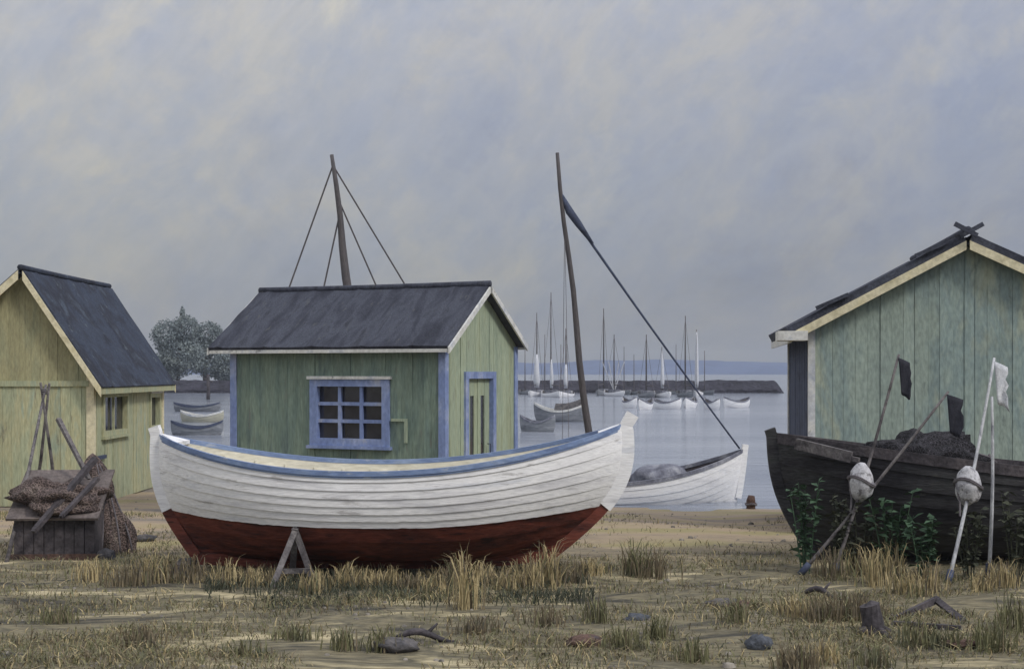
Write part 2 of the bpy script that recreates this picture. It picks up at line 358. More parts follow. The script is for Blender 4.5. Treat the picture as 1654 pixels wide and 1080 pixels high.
def ubox(mb, O, U, Nn, u0, u1, z0, z1, n0, n1):
    O = Vector(O); U = Vector(U); Nn = Vector(Nn)
    def P(u, z, n): return O+U*u+Nn*n+Vector((0, 0, z))
    mb.hexa([P(u0, z0, n1), P(u1, z0, n1), P(u1, z0, n0), P(u0, z0, n0), P(u0, z1, n1), P(u1, z1, n1), P(u1, z1, n0), P(u0, z1, n0)])

def window(root, wl, o, cols, rows, fm, fw=.1, sill=True, pane='dark_glass', bar=.035):
    O, U, Nn = wl; u0, u1, z0, z1 = o
    f = MB()
    ubox(f, O, U, Nn, u0-fw*.6, u0+fw*.4, z0-fw*.5, z1+fw*.5, -.06, .035)
    ubox(f, O, U, Nn, u1-fw*.4, u1+fw*.6, z0-fw*.5, z1+fw*.5, -.06, .035)
    ubox(f, O, U, Nn, u0+fw*.4, u1-fw*.4, z1-fw*.35, z1+fw*.5, -.06, .032)
    ubox(f, O, U, Nn, u0+fw*.4, u1-fw*.4, z0-fw*.5, z0+fw*.35, -.06, .032)
    wn = f.build('window', fm, root)
    if cols*rows > 1:
        s = MB(); a0, a1, b0, b1 = u0+fw*.4, u1-fw*.4, z0+fw*.35, z1-fw*.35
        for i in range(1, cols):
            u = a0+(a1-a0)*i/cols; ubox(s, O, U, Nn, u-bar/2, u+bar/2, b0, b1, -.05, -.008)
        for j in range(1, rows):
            z = b0+(b1-b0)*j/rows
            for i in range(cols):
                ua = a0+(a1-a0)*i/cols+(bar/2 if i else 0); ub = a0+(a1-a0)*(i+1)/cols-(bar/2 if i < cols-1 else 0)
                ubox(s, O, U, Nn, ua, ub, z-bar/2, z+bar/2, -.05, -.011)
        s.build('sash', fm, wn)
    p = MB(); ubox(p, O, U, Nn, u0, u1, z0, z1, -.075, -.064); p.build('pane', pane, wn)
    if sill:
        p = MB(); ubox(p, O, U, Nn, u0-fw*.9, u1+fw*.9, z0-fw*.5-.045, z0-fw*.5-.002, -.02, .075); p.build('sill', fm, wn)
        p = MB(); ubox(p, O, U, Nn, u0-fw*.9, u1+fw*.9, z1+fw*.5+.002, z1+fw*.5+.045, -.02, .06); p.build('drip_board', 'white_trim', wn)
    return wn

class Hut: pass
def hut(root, L, W, yr, ze, zr, wallm, gablem, roofm, ops, ovyb=None, ovx0=.25, ovx1=.2, ovy=.25, th=.07, seed=1, bargeh=.15, faschh=.1, corner=None, barge='white_trim', fascia='white_trim', cornerw=.1, upper=None):
    """x from -L to 0, y from 0 to W, ridge along x at y = yr"""
    h = Hut()
    h.front = ((-L, 0, 0), (1, 0, 0), (0, -1, 0)); h.back = ((-L, W, 0), (1, 0, 0), (0, 1, 0))
    h.gable = ((0, 0, 0), (0, 1, 0), (1, 0, 0)); h.rear = ((-L, 0, 0), (0, 1, 0), (-1, 0, 0))
    gt = lambda v: zr-(yr-v)*(zr-ze)/yr if v < yr else zr-(v-yr)*(zr-ze)/(W-yr)
    m = MB(); board_wall(m, *h.front, L, lambda u: ze, ops.get('front', []), seed=seed); m.build('wall', wallm, root)
    m = MB(); board_wall(m, *h.back, L, lambda u: ze, ops.get('back', []), seed=seed+1); m.build('wall', wallm, root)
    m = MB(); board_wall(m, *h.rear, W, gt, [], seed=seed+3, kink=yr); m.build('wall', gablem, root)
    m = MB(); board_wall(m, *h.gable, W, gt, ops.get('gable', []), seed=seed+2, kink=yr, zcap=upper[0] if upper else None); m.build('wall', gablem, root)
    if upper:
        m = MB(); board_wall(m, *h.gable, W, gt, [], seed=seed+7, kink=yr, z0=upper[0]+.03); m.build('gable_cladding', upper[1], root)
        m = MB(); ubox(m, *h.gable, .06, W-.06, upper[0]-.04, upper[0]+.05, -.02, .035); m.build('band_board', wallm, root)
    # roof slopes with felt seams
    rnd = random.Random(seed)
    for side in (0, 1):
        ov = ovy if side == 0 or ovyb is None else ovyb; y1 = -ov if side == 0 else W+ov
        sl = (zr-ze)/yr if side == 0 else (zr-ze)/(W-yr)
        z1 = ze-ov*sl
        n = Vector((0, -(zr-z1) if side == 0 else (zr-z1), abs(y1-yr))).normalized()
        xs = axis([(-L-ovx0, ovx1, 44)]); rows = []
        for k in range(13):
            f = k/12; row = []
            for x in xs:
                sag = -.03*math.sin(math.pi*(x+L+ovx0)/(L+ovx0+ovx1))*math.sin(math.pi*min(1, f*.9+.1))
                bumpz = .012*noise.noise(Vector((x*2.2, f*5, seed)))
                seam = .014 if abs(((x+50) % .82)-.41) < .05 else 0
                row.append(Vector((x, yr+(y1-yr)*f, zr+(z1-zr)*f))+n*(th+bumpz+seam)+Vector((0, 0, sag)))
            rows.append(row)
        under = [[Vector((x, yr+(y1-yr)*f, zr+(z1-zr)*f))+n*.004 for x in (xs[0], xs[-1])] for f in (0, 1)]
        m = MB(); m.grid(rows); m.grid(under)
        for ii in (0, -1):                                        # verge edges
            a = [r[ii] for r in rows]; b = [Vector((xs[ii], yr+(y1-yr)*k/12, zr+(z1-zr)*k/12))+n*.004 for k in range(13)]
            m.grid([a, b])
        m.grid([rows[-1], [Vector((x, y1, z1))+n*.004 for x in xs]])
        rf = m.build('roof', roofm, root)
        for xe, sx in ((ovx1, 1), (-L-ovx0, -1)):
            b = MB(); x0 = xe+.003*sx; x1 = xe+.03*sx
            A = Vector((0, yr, zr))+n*.05; B = Vector((0, y1, z1))+n*.05; dn = Vector((0, 0, -bargeh))
            pts = [A+dn, B+dn, B, A]
            b.hexa([p+Vector((x0, 0, 0)) for p in pts]+[p+Vector((x1, 0, 0)) for p in pts]); b.build('bargeboard', barge, rf)
        b = MB(); yy = y1+(.004 if side else -.004); y2 = y1+(.028 if side else -.028)
        b.box((-L-ovx0+.01, min(yy, y2), z1+.02-faschh), (ovx1-.01, max(yy, y2), z1+.02)); b.build('fascia', fascia, rf)
    c = MB()
    rid = [Vector((x, yr, zr+th*1.25-.03*math.sin(math.pi*(x+L+ovx0)/(L+ovx0+ovx1))*.3)) for x in axis([(-L-ovx0-.01, ovx1+.01, 14)])]
    c.tube(rid, .05, 8); c.build('ridge_cap', roofm, root, smooth=True)
    if corner:
        for cx, cy in ((0, 0), (0, W), (-L, 0), (-L, W)):
            k = MB(); sx = 1 if cx == 0 else -1; sy = -1 if cy == 0 else 1
            xa, xb = sorted((cx+.022*sx, cx-cornerw*sx)); ya, yb = sorted((cy+.022*sy, cy-.001*sy))
            k.box((xa, ya, .02), (xb, yb, ze-.02))
            xa, xb = sorted((cx+.022*sx, cx+.001*sx)); ya, yb = sorted((cy-.002*sy, cy-cornerw*sy))
            k.box((xa, ya, .02), (xb, yb, ze-.02)); k.build('corner_board', corner, root)
    return h

def local_root(root): return root
# --- the green hut behind the boat
TH = R(25); C = at(718, 600, 19.5)
r = thing('fishing_hut', 'green wooden hut with a dark felt roof and blue nine-pane window behind the white boat', 'hut', (C.x, C.y, 0), -TH)
L_, W_ = 3.58, 2.36
win = (L_-2.12, L_-.94, 1.2, 2.03)
door = (.66, 1.5, .06, 2.12)
h = hut(r, L_, W_, 1.15, 2.60, 3.39, 'green_paint', 'pale_and_sunlit_green', 'roof_felt', {'front': [win], 'gable': [door]}, ovx0=.3, ovx1=.14, ovy=.15, bargeh=.09, faschh=.05, ovyb=.05, seed=11, corner='blue_trim', fascia='white_trim', barge='white_trim', cornerw=.085)  # gable paint paler than the long wall: sunlight from the right painted in
window(r, h.front, win, 3, 3, 'blue_trim', fw=.12, bar=.05)
d = MB(); O, U, Nn = h.gable
ubox(d, O, U, Nn, door[0]-.08, door[0]+.02, .03, door[3]+.08, -.05, .04); ubox(d, O, U, Nn, door[1]-.02, door[1]+.08, .03, door[3]+.08, -.05, .04)
ubox(d, O, U, Nn, door[0]+.02, door[1]-.02, door[3]-.02, door[3]+.08, -.05, .037)
dr = d.build('door', 'blue_trim', r)
d = MB(); board_wall(d, Vector(O)+Vector((-.03, door[0]+.02, 0)), U, Nn, door[1]-door[0]-.04, lambda u: door[3]-.02, [(.16, .30, .95, 1.85), (.5, .64, .95, 1.85)], bw=.19, seed=5, z0=.06)
d.build('door_leaf', 'pale_and_sunlit_green', dr)
for a in (.16, .5):
    d = MB(); ubox(d, Vector(O)+Vector((-.03, door[0]+.02, 0)), U, Nn, a, a+.14, .95, 1.85, -.03, -.018); d.build('pane', 'dark_glass', dr)
d = MB(); d.tube([Vector((.0, door[1]-.14, 1.0)), Vector((.05, door[1]-.14, 1.0)), Vector((.05, door[1]-.14, 1.14)), Vector((.0, door[1]-.14, 1.14))], .009, 6); d.build('handle', 'dark_trim_and_shade', dr, smooth=True)
d = MB(); O, U, Nn = h.front
ubox(d, O, U, Nn, L_-.85+.02, L_-.58, 1.50, 1.54, .008, .04); ubox(d, O, U, Nn, L_-.62, L_-.58, 1.2, 1.498, .008, .04); d.build('shutter_hook', 'pale_and_sunlit_green', r)

# --- the yellowish hut at the left
NC = at(150, 600, 23)
r = thing('boathouse', 'yellow green hut with a steep blue grey roof and cream bargeboards at the water', 'hut', (NC.x-2.95, NC.y, 0), -math.pi/2)
wa, wb = (4.6-2.0, 4.6-.55, 1.16, 1.8), (4.6-4.3, 4.6-3.6, 1.14, 1.74)
h = hut(r, 4.6, 2.95, 1.84, 2.15, 3.80, 'yellow_green_paint', 'yellow_green_paint', 'blue_roof_felt', {'back': [wa, wb]}, ovx0=.2, ovx1=.22, ovy=.16, seed=23, corner='cream_trim', barge='cream_trim', fascia='yellow_green_paint', upper=(2.0, 'ochre_paint'))
window(r, h.back, wa, 2, 1, 'yellow_green_paint', fw=.1); window(r, h.back, wb, 1, 1, 'yellow_green_paint', fw=.09)
for z in (.75, 1.95):
    d = MB(); ubox(d, *h.back, 4.6-.62, 4.6-.12, z, z+.06, .01, .05); d.build('hinge', 'dark_trim_and_shade', r)

# --- the big shed at the right
AZ = R(7.5); RC = at(1308, 600, 19)
r = thing('net_shed', 'large sea green shed with a dark roof behind the black hull', 'shed', (RC.x, RC.y, 0), -math.pi/2-AZ)
W3 = 4.3
h = hut(r, 4.4, W3, 2.03, 2.80, 3.88, 'dark_trim_and_shade', 'sea_green_paint', 'roof_felt', {'gable': []}, ovx0=.2, ovx1=.2, ovy=.25, th=.15, bargeh=.12, seed=37, corner='white_trim', barge='cream_trim', fascia='white_trim', cornerw=.07)  # side walls coloured dark: the shade on them is painted in
d = MB(); sl = (3.88-2.80)/2.03
for s in (1, -1):
    d.beam((.27+.04*s, 2.03+s*.10, 3.86+.17-.05), (.27+.04*s, 2.03-s*.19, 3.86+.17+.11), .03, .06)
d.build('ridge_finial', 'roof_felt', r)
d = MB(); d.box((-.3, -.44, 2.80-.25*sl-.05), (.34, -.05, 2.80-.25*sl+.075)); d.build('gutter_box', 'white_trim', r)
for k, f in enumerate((.2, .76)):
    y = 2.03-f*2.3; z = 3.86-f*2.3*sl+.19
    d = MB(); d.beam((.24, y+.2, z+.2*sl), (.24, y-.22, z-.14*sl), .05, .05); d.build('roof_batten', 'roof_felt', r)

# ------------------------------------------------------------------ boats
class Hull:
    def __init__(s, xs, xf, beam, zs, zk, zw=None, b0=.15, b1=.35, p=2.3, q=.85, tr=None):
        s.xs, s.xf, s.beam, s.zs, s.zk, s.zw, s.b0, s.b1, s.p, s.q = xs, xf, beam, zs, zk, zw, b0, b1, p, q
    def mid(s, t): return 1-abs(2*t-1)**2.5
    def pz(s, t): return 1.0+.65*s.mid(t)
    def pt(s, t, u):
        xs = s.xs[0]+(s.xs[1]-s.xs[0])*t; xk = s.xf[0]+(s.xf[1]-s.xf[0])*t
        x = xk+(xs-xk)*u+(s.b1*t**5-s.b0*(1-t)**5)*math.sin(math.pi*min(u, 1))
        b = s.beam/2*max(0, 1-abs(2*t-1)**s.p)**s.q
        e = 1.35-.62*s.mid(t)
        y = b*math.sin(min(u, 1)*math.pi/2)**e if u > 0 else 0
        z = s.zk(t)+(s.zs(t)-s.zk(t))*(max(u, 0)**s.pz(t) if u <= 1 else u)
        return Vector((x, y, z))
    def nrm(s, t, u):
        a = s.pt(t, max(0, u-.02)); b = s.pt(t, min(1, u+.02)); d = b-a
        n = Vector((0, d.z, -d.y)); return n.normalized() if n.length > 1e-6 else Vector((0, 0, -1))
    def sw(s, t): return max(.02, min(.97, ((s.zw(t)-s.zk(t))/(s.zs(t)-s.zk(t)))**(1/s.pz(t))))
    def planks(s, lo, hi, n, lap=.016, nt=56):
        m = MB(); ts = [i/nt for i in range(nt+1)]
        for sd_ in (1, -1):
            prev = None
            for k in range(n):
                rows = []
                for kk, off in ((k/n, lap), ((k+.5)/n, lap*.5), ((k+1)/n, 0.0)):
                    row = []
                    for t in ts:
                        u = lo(t)+(hi(t)-lo(t))*kk; e = min(1, min(t, 1-t)*12)
                        p = s.pt(t, u)+s.nrm(t, u)*off*e; row.append((p.x, p.y*sd_, p.z))
                    rows.append(row if sd_ == 1 else row[::-1])
                m.grid(rows)
                if prev: m.grid([prev, rows[0]])
                prev = rows[-1]
        return m
    def inner(s, th=.03, n=10, nt=48):
        m = MB()
        for sd_ in (1, -1):
            rows = []
            for k in range(n+1):
                u = .1+.9*k/n; row = []
                for i in range(nt+1):
                    t = .015+.97*i/nt; e = min(1, min(t, 1-t)*14)
                    p = s.pt(t, u)-s.nrm(t, u)*th*e; row.append((p.x, max(p.y, 0)*sd_, p.z))
                rows.append(row if sd_ == -1 else row[::-1])
            m.grid(rows)
        return m
    def rail(s, side, w_out=.03, w_in=.05, up=.02, dn=.08, nt=56):
        m = MB(); rows = [[] for _ in range(5)]
        for i in range(nt+1):
            t = i/nt; p = s.pt(t, 1); e = min(1, min(t, 1-t)*10+.15)
            yo = p.y+w_out*e; yi = max(0, p.y-w_in*e)
            q = [(p.x, yo, p.z-dn), (p.x, yo, p.z+up), (p.x, yi, p.z+up), (p.x, yi, p.z-dn), (p.x, yo, p.z-dn)]
            for rr, a in zip(rows, q): rr.append((a[0], a[1]*side, a[2]))
        m.grid(rows if side == 1 else [r_[::-1] for r_ in rows]); return m
    def post(s, t, u0, u1, w=.09, out=.07, inn=.05, n=16):
        m = MB(); sg = 1 if t > .5 else -1; rings = []
        for k in range(n+1):
            u = u0+(u1-u0)*k/n; e = .01
            a = s.pt(t, u-e); b = s.pt(t, u+e); d = Vector((b.x-a.x, 0, b.z-a.z)).normalized(); nn = Vector((d.z, 0, -d.x))*sg
            p = s.pt(t, u); p.y = 0
            rings.append([p+nn*out+Vector((0, -w*.35, 0)), p+nn*out+Vector((0, w*.35, 0)), p-nn*inn+Vector((0, w/2, 0)), p-nn*inn+Vector((0, -w/2, 0))])
        o = len(m.v)
        for rg in rings: m.v += [tuple(a) for a in rg]
        for k in range(n):
            for j in range(4):
                a = o+k*4+j; b = o+k*4+(j+1) % 4; m.f.append((a, b, b+4, a+4))
        m.f.append((o+3, o+2, o+1, o)); e = o+n*4; m.f.append((e, e+1, e+2, e+3)); return m
    def keel(s, w=.08, dn=.1, nt=24):
        m = MB(); rows = [[] for _ in range(5)]
        for i in range(nt+1):
            p = s.pt(i/nt, 0)
            for rr, (dy, dz) in zip(rows, ((-w/2, .04), (-w/2, -dn), (w/2, -dn), (w/2, .04), (-w/2, .04))): rr.append((p.x, dy, p.z+dz))
        m.grid(rows); return m
    def half(s, t, z):              # inside half width at height z
        lo, hi = 0, 1
        for _ in range(24):
            md = (lo+hi)/2
            if s.pt(t, md).z < z: lo = md
            else: hi = md
        return s.pt(t, lo).y
    def thwart(s, t, z, wd=.2, th=.03):
        m = MB(); x = s.pt(t, .9).x; y = s.half(t, z)-.035
        m.box((x-wd/2, -y, z-th), (x+wd/2, y, z)); return m

# --- the white clinker boat ashore
BD = 15.5; k = F/BD
bx = at(637, 600, BD).x
def bz(y): return H-(y-HZ)/k
def bX(px): return (px-CX)/k-bx
r = thing('clinker_boat', 'white double-ended clinker boat with blue gunwale and red brown bottom, propped up on the grass', 'boat', (bx, BD, 0), R(-2))
def zs_main(t):
    e = abs(t-.46)/(.46 if t < .46 else .54)
    return 1.15+(.35 if t < .46 else .47)*e**2.1
def zk_main(t): return .13+.08*sm(.75, 1, t)+.03*(1-sm(0, .2, t))
def zw_main(t): return .575+.005*noise.noise(Vector((t*22, 2, 0)))+.006*noise.noise(Vector((t*70, 5, 0)))+.10*abs(2*t-1)**2+.06*sm(.6, 1, t)
hb = Hull((bX(251), bX(1008)), (bX(318), bX(890)), 1.98, zs_main, zk_main, zw_main, b0=.17, b1=.30, p=2.6)
hb.planks(hb.sw, lambda t: 1, 7, nt=130, lap=.014).build('topside', 'boat_white', r, smooth=True)
hb.planks(lambda t: 0, hb.sw, 4, lap=.012, nt=130).build('bottom', 'boat_red', r, smooth=True)
hb.inner().build('inner_planking', 'boat_cream', r, smooth=True)
for s in (1, -1): hb.rail(s, up=.02, dn=.03, w_in=.036, w_out=.032).build('gunwale', 'boat_blue', r)
hb.post(0, hb.sw(0), 1.07, w=.11).build('stern_post', 'boat_white', r); hb.post(1, hb.sw(1), 1.09, w=.13, out=.09).build('stem_post', 'boat_white', r)
hb.post(0, 0, hb.sw(0)-.002, w=.10).build('stern_foot', 'boat_red', r); hb.post(1, -.0, hb.sw(1)-.002, w=.10).build('stem_foot', 'boat_red', r)
hb.keel(dn=.09).build('keel', 'boat_red', r)
for t in (.24, .47, .7): hb.thwart(t, zs_main(t)-.24).build('thwart', 'boat_cream', r)
for i in range(13):
    t = .12+.76*i/12
    for s in (1, -1):
        m = MB(); m.tube([Vector((p.x, p.y*s, p.z)) for p in [hb.pt(t, u)-hb.nrm(t, u)*.045 for u in axis([(.12, .94, 9)])]], .016, 5)
        m.build('rib', 'boat_cream', r)
for t, s in ((.945, 1), (.055, -1)):       # breasthooks
    m = MB(); p = hb.pt(t, 1); e = hb.pt(1 if s == 1 else 0, 1)
    m.hexa([(p.x, -p.y+.03, p.z-.03), (p.x, p.y-.03, p.z-.03), (e.x-.05*s, .03, e.z-.03), (e.x-.05*s, -.03, e.z-.03), (p.x, -p.y+.03, p.z+.012), (p.x, p.y-.03, p.z+.012), (e.x-.05*s, .03, e.z+.012), (e.x-.05*s, -.03, e.z+.012)])
    m.build('breasthook', 'boat_white', r)
for s in (1, -1): hb.rail(s, w_out=.022, w_in=-.008, up=-.033, dn=.05).build('sheer_strake', 'boat_blue', r)
# --- A-shaped prop under the boat's side
def trestle(name, label, apex, legs, bar, wood, d0, w=.06):
    root = thing(name, label, 'trestle', (apex.x, apex.y, 0), world_coords=True)
    for lg in legs:
        m = MB(); m.beam(apex+(lg-apex).normalized()*-.03, lg, w, w*.8, up=(0, 1, 0)); m.build('leg', wood, root)
    m = MB(); m.beam(bar[0], bar[1], w*.8, w*.9, up=(0, 1, 0)); m.build('crossbar', wood, root)
    return root
ap = at(477, 856, 14.75); g0 = gd(948)
trestle('boat_stand', 'grey weathered A-shaped trestle propping the white boat', ap,
        [Vector((at(440, 948, g0).x, g0, .0)), Vector((at(507, 940, gd(940)).x, gd(940), .0)), Vector((at(472, 925, 15.1).x, 15.1, .02))],
        (at(452, 922, 14.6), at(500, 921, 14.66)), 'weathered_wood', g0)
for px, lab in ((300, 'dark timber block under the stern of the white boat'), (872, 'dark timber block under the bow end of the white boat')):
    p = at(px, 920, BD); o = thing('keel_block', lab, 'block', (p.x, BD, 0), R(6), group=None)
    m = MB(); m.box((-.11, -.3, -.05), (.11, .3, .085)); m.beam((0, -.28, .10), (0, .28, .10), .18, .03); m.build('timber', 'dark_wood', o)

# --- white sailing boat at the water's edge
SD = 27.6; k2 = F/SD
def sX(px): return (px-CX)/k2
def sZ(py): return H-(py-HZ)/k2
sx0 = sX(1000)
r = thing('sailing_boat', 'low white boat at the water edge with a tall leaning mast and forestay', 'boat', (sx0, SD, WZ), R(4))
zs2 = lambda t: .40+.62*max(0, (t-.35)/.65)**2.2+.12*(1-sm(0, .3, t))
zk2 = lambda t: -.3+.12*sm(.7, 1, t)
hs = Hull((sX(800)-sx0, sX(1205)-sx0), (sX(822)-sx0, sX(1190)-sx0), 1.6, zs2, zk2, lambda t: .02, b0=.05, b1=.02)
hs.planks(lambda t: 0, lambda t: 1, 8, lap=.012, nt=44).build('hull', 'boat_white', r, smooth=True)
hs.inner().build('inner_planking', 'dark_wood', r, smooth=True)
for s in (1, -1): hs.rail(s, up=.02, dn=.05).build('gunwale', 'canvas_grey', r)
hs.post(1, .2, 1.08, w=.09).build('stem_post', 'boat_white', r); hs.post(0, .2, 1.05, w=.09).build('stern_post', 'boat_white', r)
for t in (.3, .62): hs.thwart(t, zs2(t)-.12).build('thwart', 'brown_wood', r)
def w2l(px, py): return Vector((sX(px)-sx0, 0, sZ(py)-WZ))
mt = w2l(899, 248); mfoot = w2l(962, 806)
m = MB(); m.tube([mfoot.lerp(mt, i/10)+Vector((.02*math.sin(i*1.3), 0, 0)) for i in range(11)], [.085-.05*i/10 for i in range(11)], 8); ms = m.build('mast', 'mast_wood', r, smooth=True)
hd = mfoot.lerp(mt, .86); bow = hs.pt(.985, 1)+Vector((0, 0, .04))
m = MB(); m.tube([hd.lerp(bow, i/8)+Vector((0, 0, -.05*math.sin(math.pi*i/8))) for i in range(9)], [.03, .028, .026, .024, .022, .02, .018, .018, .018], 6); m.build('forestay', 'dark_trim_and_shade', r, smooth=True)
m = MB(); m.tube([mfoot.lerp(mt, .88), hd.lerp(bow, .04), hd.lerp(bow, .09), hd.lerp(bow, .17)], [.03, .085, .075, .03], 8); m.build('furled_jib', 'dark_trim_and_shade', r, smooth=True)
for s in (1, -1):
    m = MB(); p = hs.pt(.28, 1); m.tube([mfoot.lerp(mt, .8), Vector((p.x, p.y*s, p.z))], .005, 5); m.build('shroud', 'rope', r)
m = MB(); m.tube([mfoot.lerp(mt, .17)+Vector((-.06, -.1, 0)), mfoot.lerp(mt, .1)+Vector((.05, -.13, 0)), mfoot.lerp(mt, .02)+Vector((0, -.1, .1))], [.05, .1, .04], 8); m.build('rope_coil', 'dark_trim_and_shade', r, smooth=True)
m = MB()                                                   # grey canvas cover folded over the cuddy
p0 = w2l(1066, 775)
m.blob((p0.x, 0, .36), (.52, .52, .40), seed=12, amp=.30, fr=.9, nu=30, nv=18); m.build('canvas_cover', 'canvas_grey', r, smooth=True)
o = thing('mooring_post', 'short rusty brown post at the bow of the low white boat', 'post', at(1213, 815, 26.2), world_coords=True)
b = at(1213, 812, 26.2); m = MB(); m.tube([b+Vector((0, 0, -.4)), b+Vector((0, 0, .05)), b+Vector((.01, 0, .14))], [.09, .085, .06], 9); m.build('stake', 'stone_brown', o, smooth=True)
m = MB(); m.tube([b+Vector((.1*math.cos(a), .1*math.sin(a), -.02+.01*math.sin(3*a))) for a in axis([(0, 6.28, 14)])], .02, 6); m.build('rope_turn', 'rope', o, smooth=True)

# --- boat behind the green hut: only its mast and stays rise above the roof
MD = 42; k3 = F/MD
r = thing('masted_boat', 'brown mast with stays rising above the ridge of the green hut', 'boat', (at(592, 600, MD).x, MD, WZ))
def m2l(px, py): return Vector(((px-592)/k3, 0, H-(py-HZ)/k3-WZ))
hm = Hull((-4.0, 4.0), (-3.5, 3.3), 2.3, lambda t: .65+.5*abs(2*t-1)**2, lambda t: -.3, None, b0=.1, b1=.25)
hm.planks(lambda t: 0, lambda t: 1, 8, nt=36).build('hull', 'grey_hull', r, smooth=True)
hm.inner().build('inner_planking', 'dark_wood', r, smooth=True)
for s in (1, -1): hm.rail(s).build('gunwale', 'dark_trim_and_shade', r)
ft, tp = Vector((.02, 0, 0)), m2l(537, 250)
m = MB(); m.tube([ft.lerp(tp, i/10)+Vector((.025*math.sin(i*1.7), 0, 0)) for i in range(11)], [.15, .15, .15, .145, .145, .14, .13, .11, .09, .075, .055], 8); m.build('mast', 'mast_wood', r, smooth=True)
for hgt, bx_ in ((.97, -3.85), (.80, -2.2), (.86, 2.2), (.96, 3.8)):
    m = MB(); m.tube([ft.lerp(tp, hgt), Vector((bx_, 0, .75))], .026, 5); m.build('stay', 'mast_wood', r)

# --- the black hull at the right
DD = 16.5
bx4 = at(1248, 600, DD).x; kk4 = F/DD
r = thing('beached_hull', 'black tarred old boat hull lying in weeds before the large sea green shed', 'boat', (bx4, DD, 0), R(-1.5))
zs4 = lambda t: 1.06+.40*max(0, 1-t/.62)**1.15+.35*max(0, (t-.6)/.4)**2
hd4 = Hull((0, 5.4), (.5, 5.0), 1.9, zs4, lambda t: .05, lambda t: .6, b0=.14, b1=.2)
hd4.planks(lambda t: 0, lambda t: 1, 9, lap=.02).build('hull', 'tarred_hull', r, smooth=True)
hd4.inner().build('inner_planking', 'dark_wood', r, smooth=True)
for s in (1, -1): hd4.rail(s, up=.03, dn=.09).build('gunwale', 'dark_wood', r)
hd4.post(0, 0, 1.05, w=.12).build('stem_post', 'tarred_hull', r); hd4.post(1, 0, 1.05, w=.12).build('stern_post', 'tarred_hull', r)
hd4.keel().build('keel', 'tarred_hull', r)
for t in (.3, .55): hd4.thwart(t, zs4(t)-.15).build('thwart', 'dark_wood', r)
# grey plank lying along its gunwale, net heap inside
a, b = at(1286, 716, 15.95), at(1375, 738, 15.52)
m = MB(); m.beam(a, b, .05, .12); m.beam(a+Vector((.02, -.03, -.045)), b+Vector((.08, -.03, -.03)), .05, .05)
tag(m.build('plank', 'weathered_wood', origin=a), 'weathered grey plank fixed along the bow side of the black hull', 'plank')
c = at(1478, 735, DD); m = MB(); m.blob((c.x, DD, 1.10), (.8, .6, .36), seed=4, amp=.45, fr=2, nu=40, nv=24, flat=.9)
o = thing('net_heap', 'black fishing net heaped in the tarred hull', 'fishing net', (c.x, DD, .95), world_coords=True)
m.build('netting', 'black_net', o, smooth=True)
m = MB()
for i in range(4):
    m = MB(); a = i*1.5; p = c+Vector((math.cos(a)*.6, -.35+math.sin(a)*.2, -.02)); pts = [p+Vector((math.sin(j*.9+i)*.12+j*.05, -.05, .06*math.cos(j*1.2+i))) for j in range(6)]; m.tube(pts, .014, 5); m.build('net_rope', 'rope', o, smooth=True)

# --- fishermen's flag buoys leaning on the black hull
def buoy(label, base, top, fl, flag, fsize, polem, fr=.13, cloth=2):
    root = thing('marker_buoy', label, 'marker buoy', base, group='marker buoys by the black hull', world_coords=True)
    m = MB(); bend = Vector((.02, -.01, 0))
    m.tube([base.lerp(top, i/8)+bend*math.sin(math.pi*i/8) for i in range(9)], [.022-.008*i/8 for i in range(9)], 7); pl = m.build('pole', polem, root, smooth=True)
    m = MB(); m.tube([base+(top-base).normalized()*.0, base+(top-base).normalized()*.16], [.04, .035], 8); m.build('weight', 'dark_trim_and_shade', root, smooth=True)
    if fl:
        f = base.lerp(top, fl); m = MB(); m.blob(f, (fr*.9, fr*.9, fr*1.4), seed=fl*9, amp=.14, fr=1.3, nu=24, nv=16); ff = m.build('float', 'float_white', root, smooth=True)
        m = MB()
        ax_ = (top-base).normalized(); e1 = ax_.cross(Vector((0, 1, 0))).normalized(); e2 = ax_.cross(e1)
        m.tube([f+ax_*(.02*math.sin(a*2)+.015*a/6.28)+(e1*math.cos(a)+e2*math.sin(a))*fr*1.0 for a in axis([(0, 12.56, 40)])]+[f-ax_*.2+e1*.05, f-ax_*.34+e1*.02], .011, 5)
        sub(m, 'line', 'rope', ff, root)
    if flag:
        t0 = base.lerp(top, .985); dw, dh = fsize; rows = []
        dn = Vector((.08, 0, -1))
        for i in range(7):
            row = []
            for j in range(8):
                u, v_ = i/6, j/7
                row.append(t0+dn*dh*(v_+.10*u*noise.noise(Vector((u*9, v_*3, dw*50)))*(v_ > .8))+Vector((dw*u*(1-.35*v_+.22*noise.noise(Vector((v_*7, dw*70, 1)))), -.02-.03*math.sin(u*5+v_*3)*u, -.14*u*dh)))
            rows.append(row)
        m = MB(); m.grid(rows); fo = m.build('flag', flag, root, smooth=True)
        sol = fo.modifiers.new('cloth', 'SOLIDIFY'); sol.thickness = .004
    return root
def bb(px, py): d_ = gd(py); return Vector((at(px, py, d_).x, d_, 0.0))
buoy('black flag buoy with a white float, leaning a little on the black hull', bb(1346, 930), at(1452, 572, 15.35), .42, 'flag_black', (.14, .40), 'weathered_wood', fr=.15)
buoy('black flag buoy leaning hardest, without a float, crossing the black hull', bb(1292, 928), at(1532, 632, 15.3), 0, 'flag_black', (.18, .42), 'weathered_wood')
buoy('pale flag buoy with a lumpy white float halfway up its leaning pole', bb(1531, 944), at(1606, 578, 15.2), .425, 'flag_white', (.15, .46), 'pole_pale', fr=.15)
buoy('upright thin pale pole without a flag beside the pale flag buoy', bb(1597, 932), at(1602, 640, 15.1), .0, None, None, 'pole_pale')

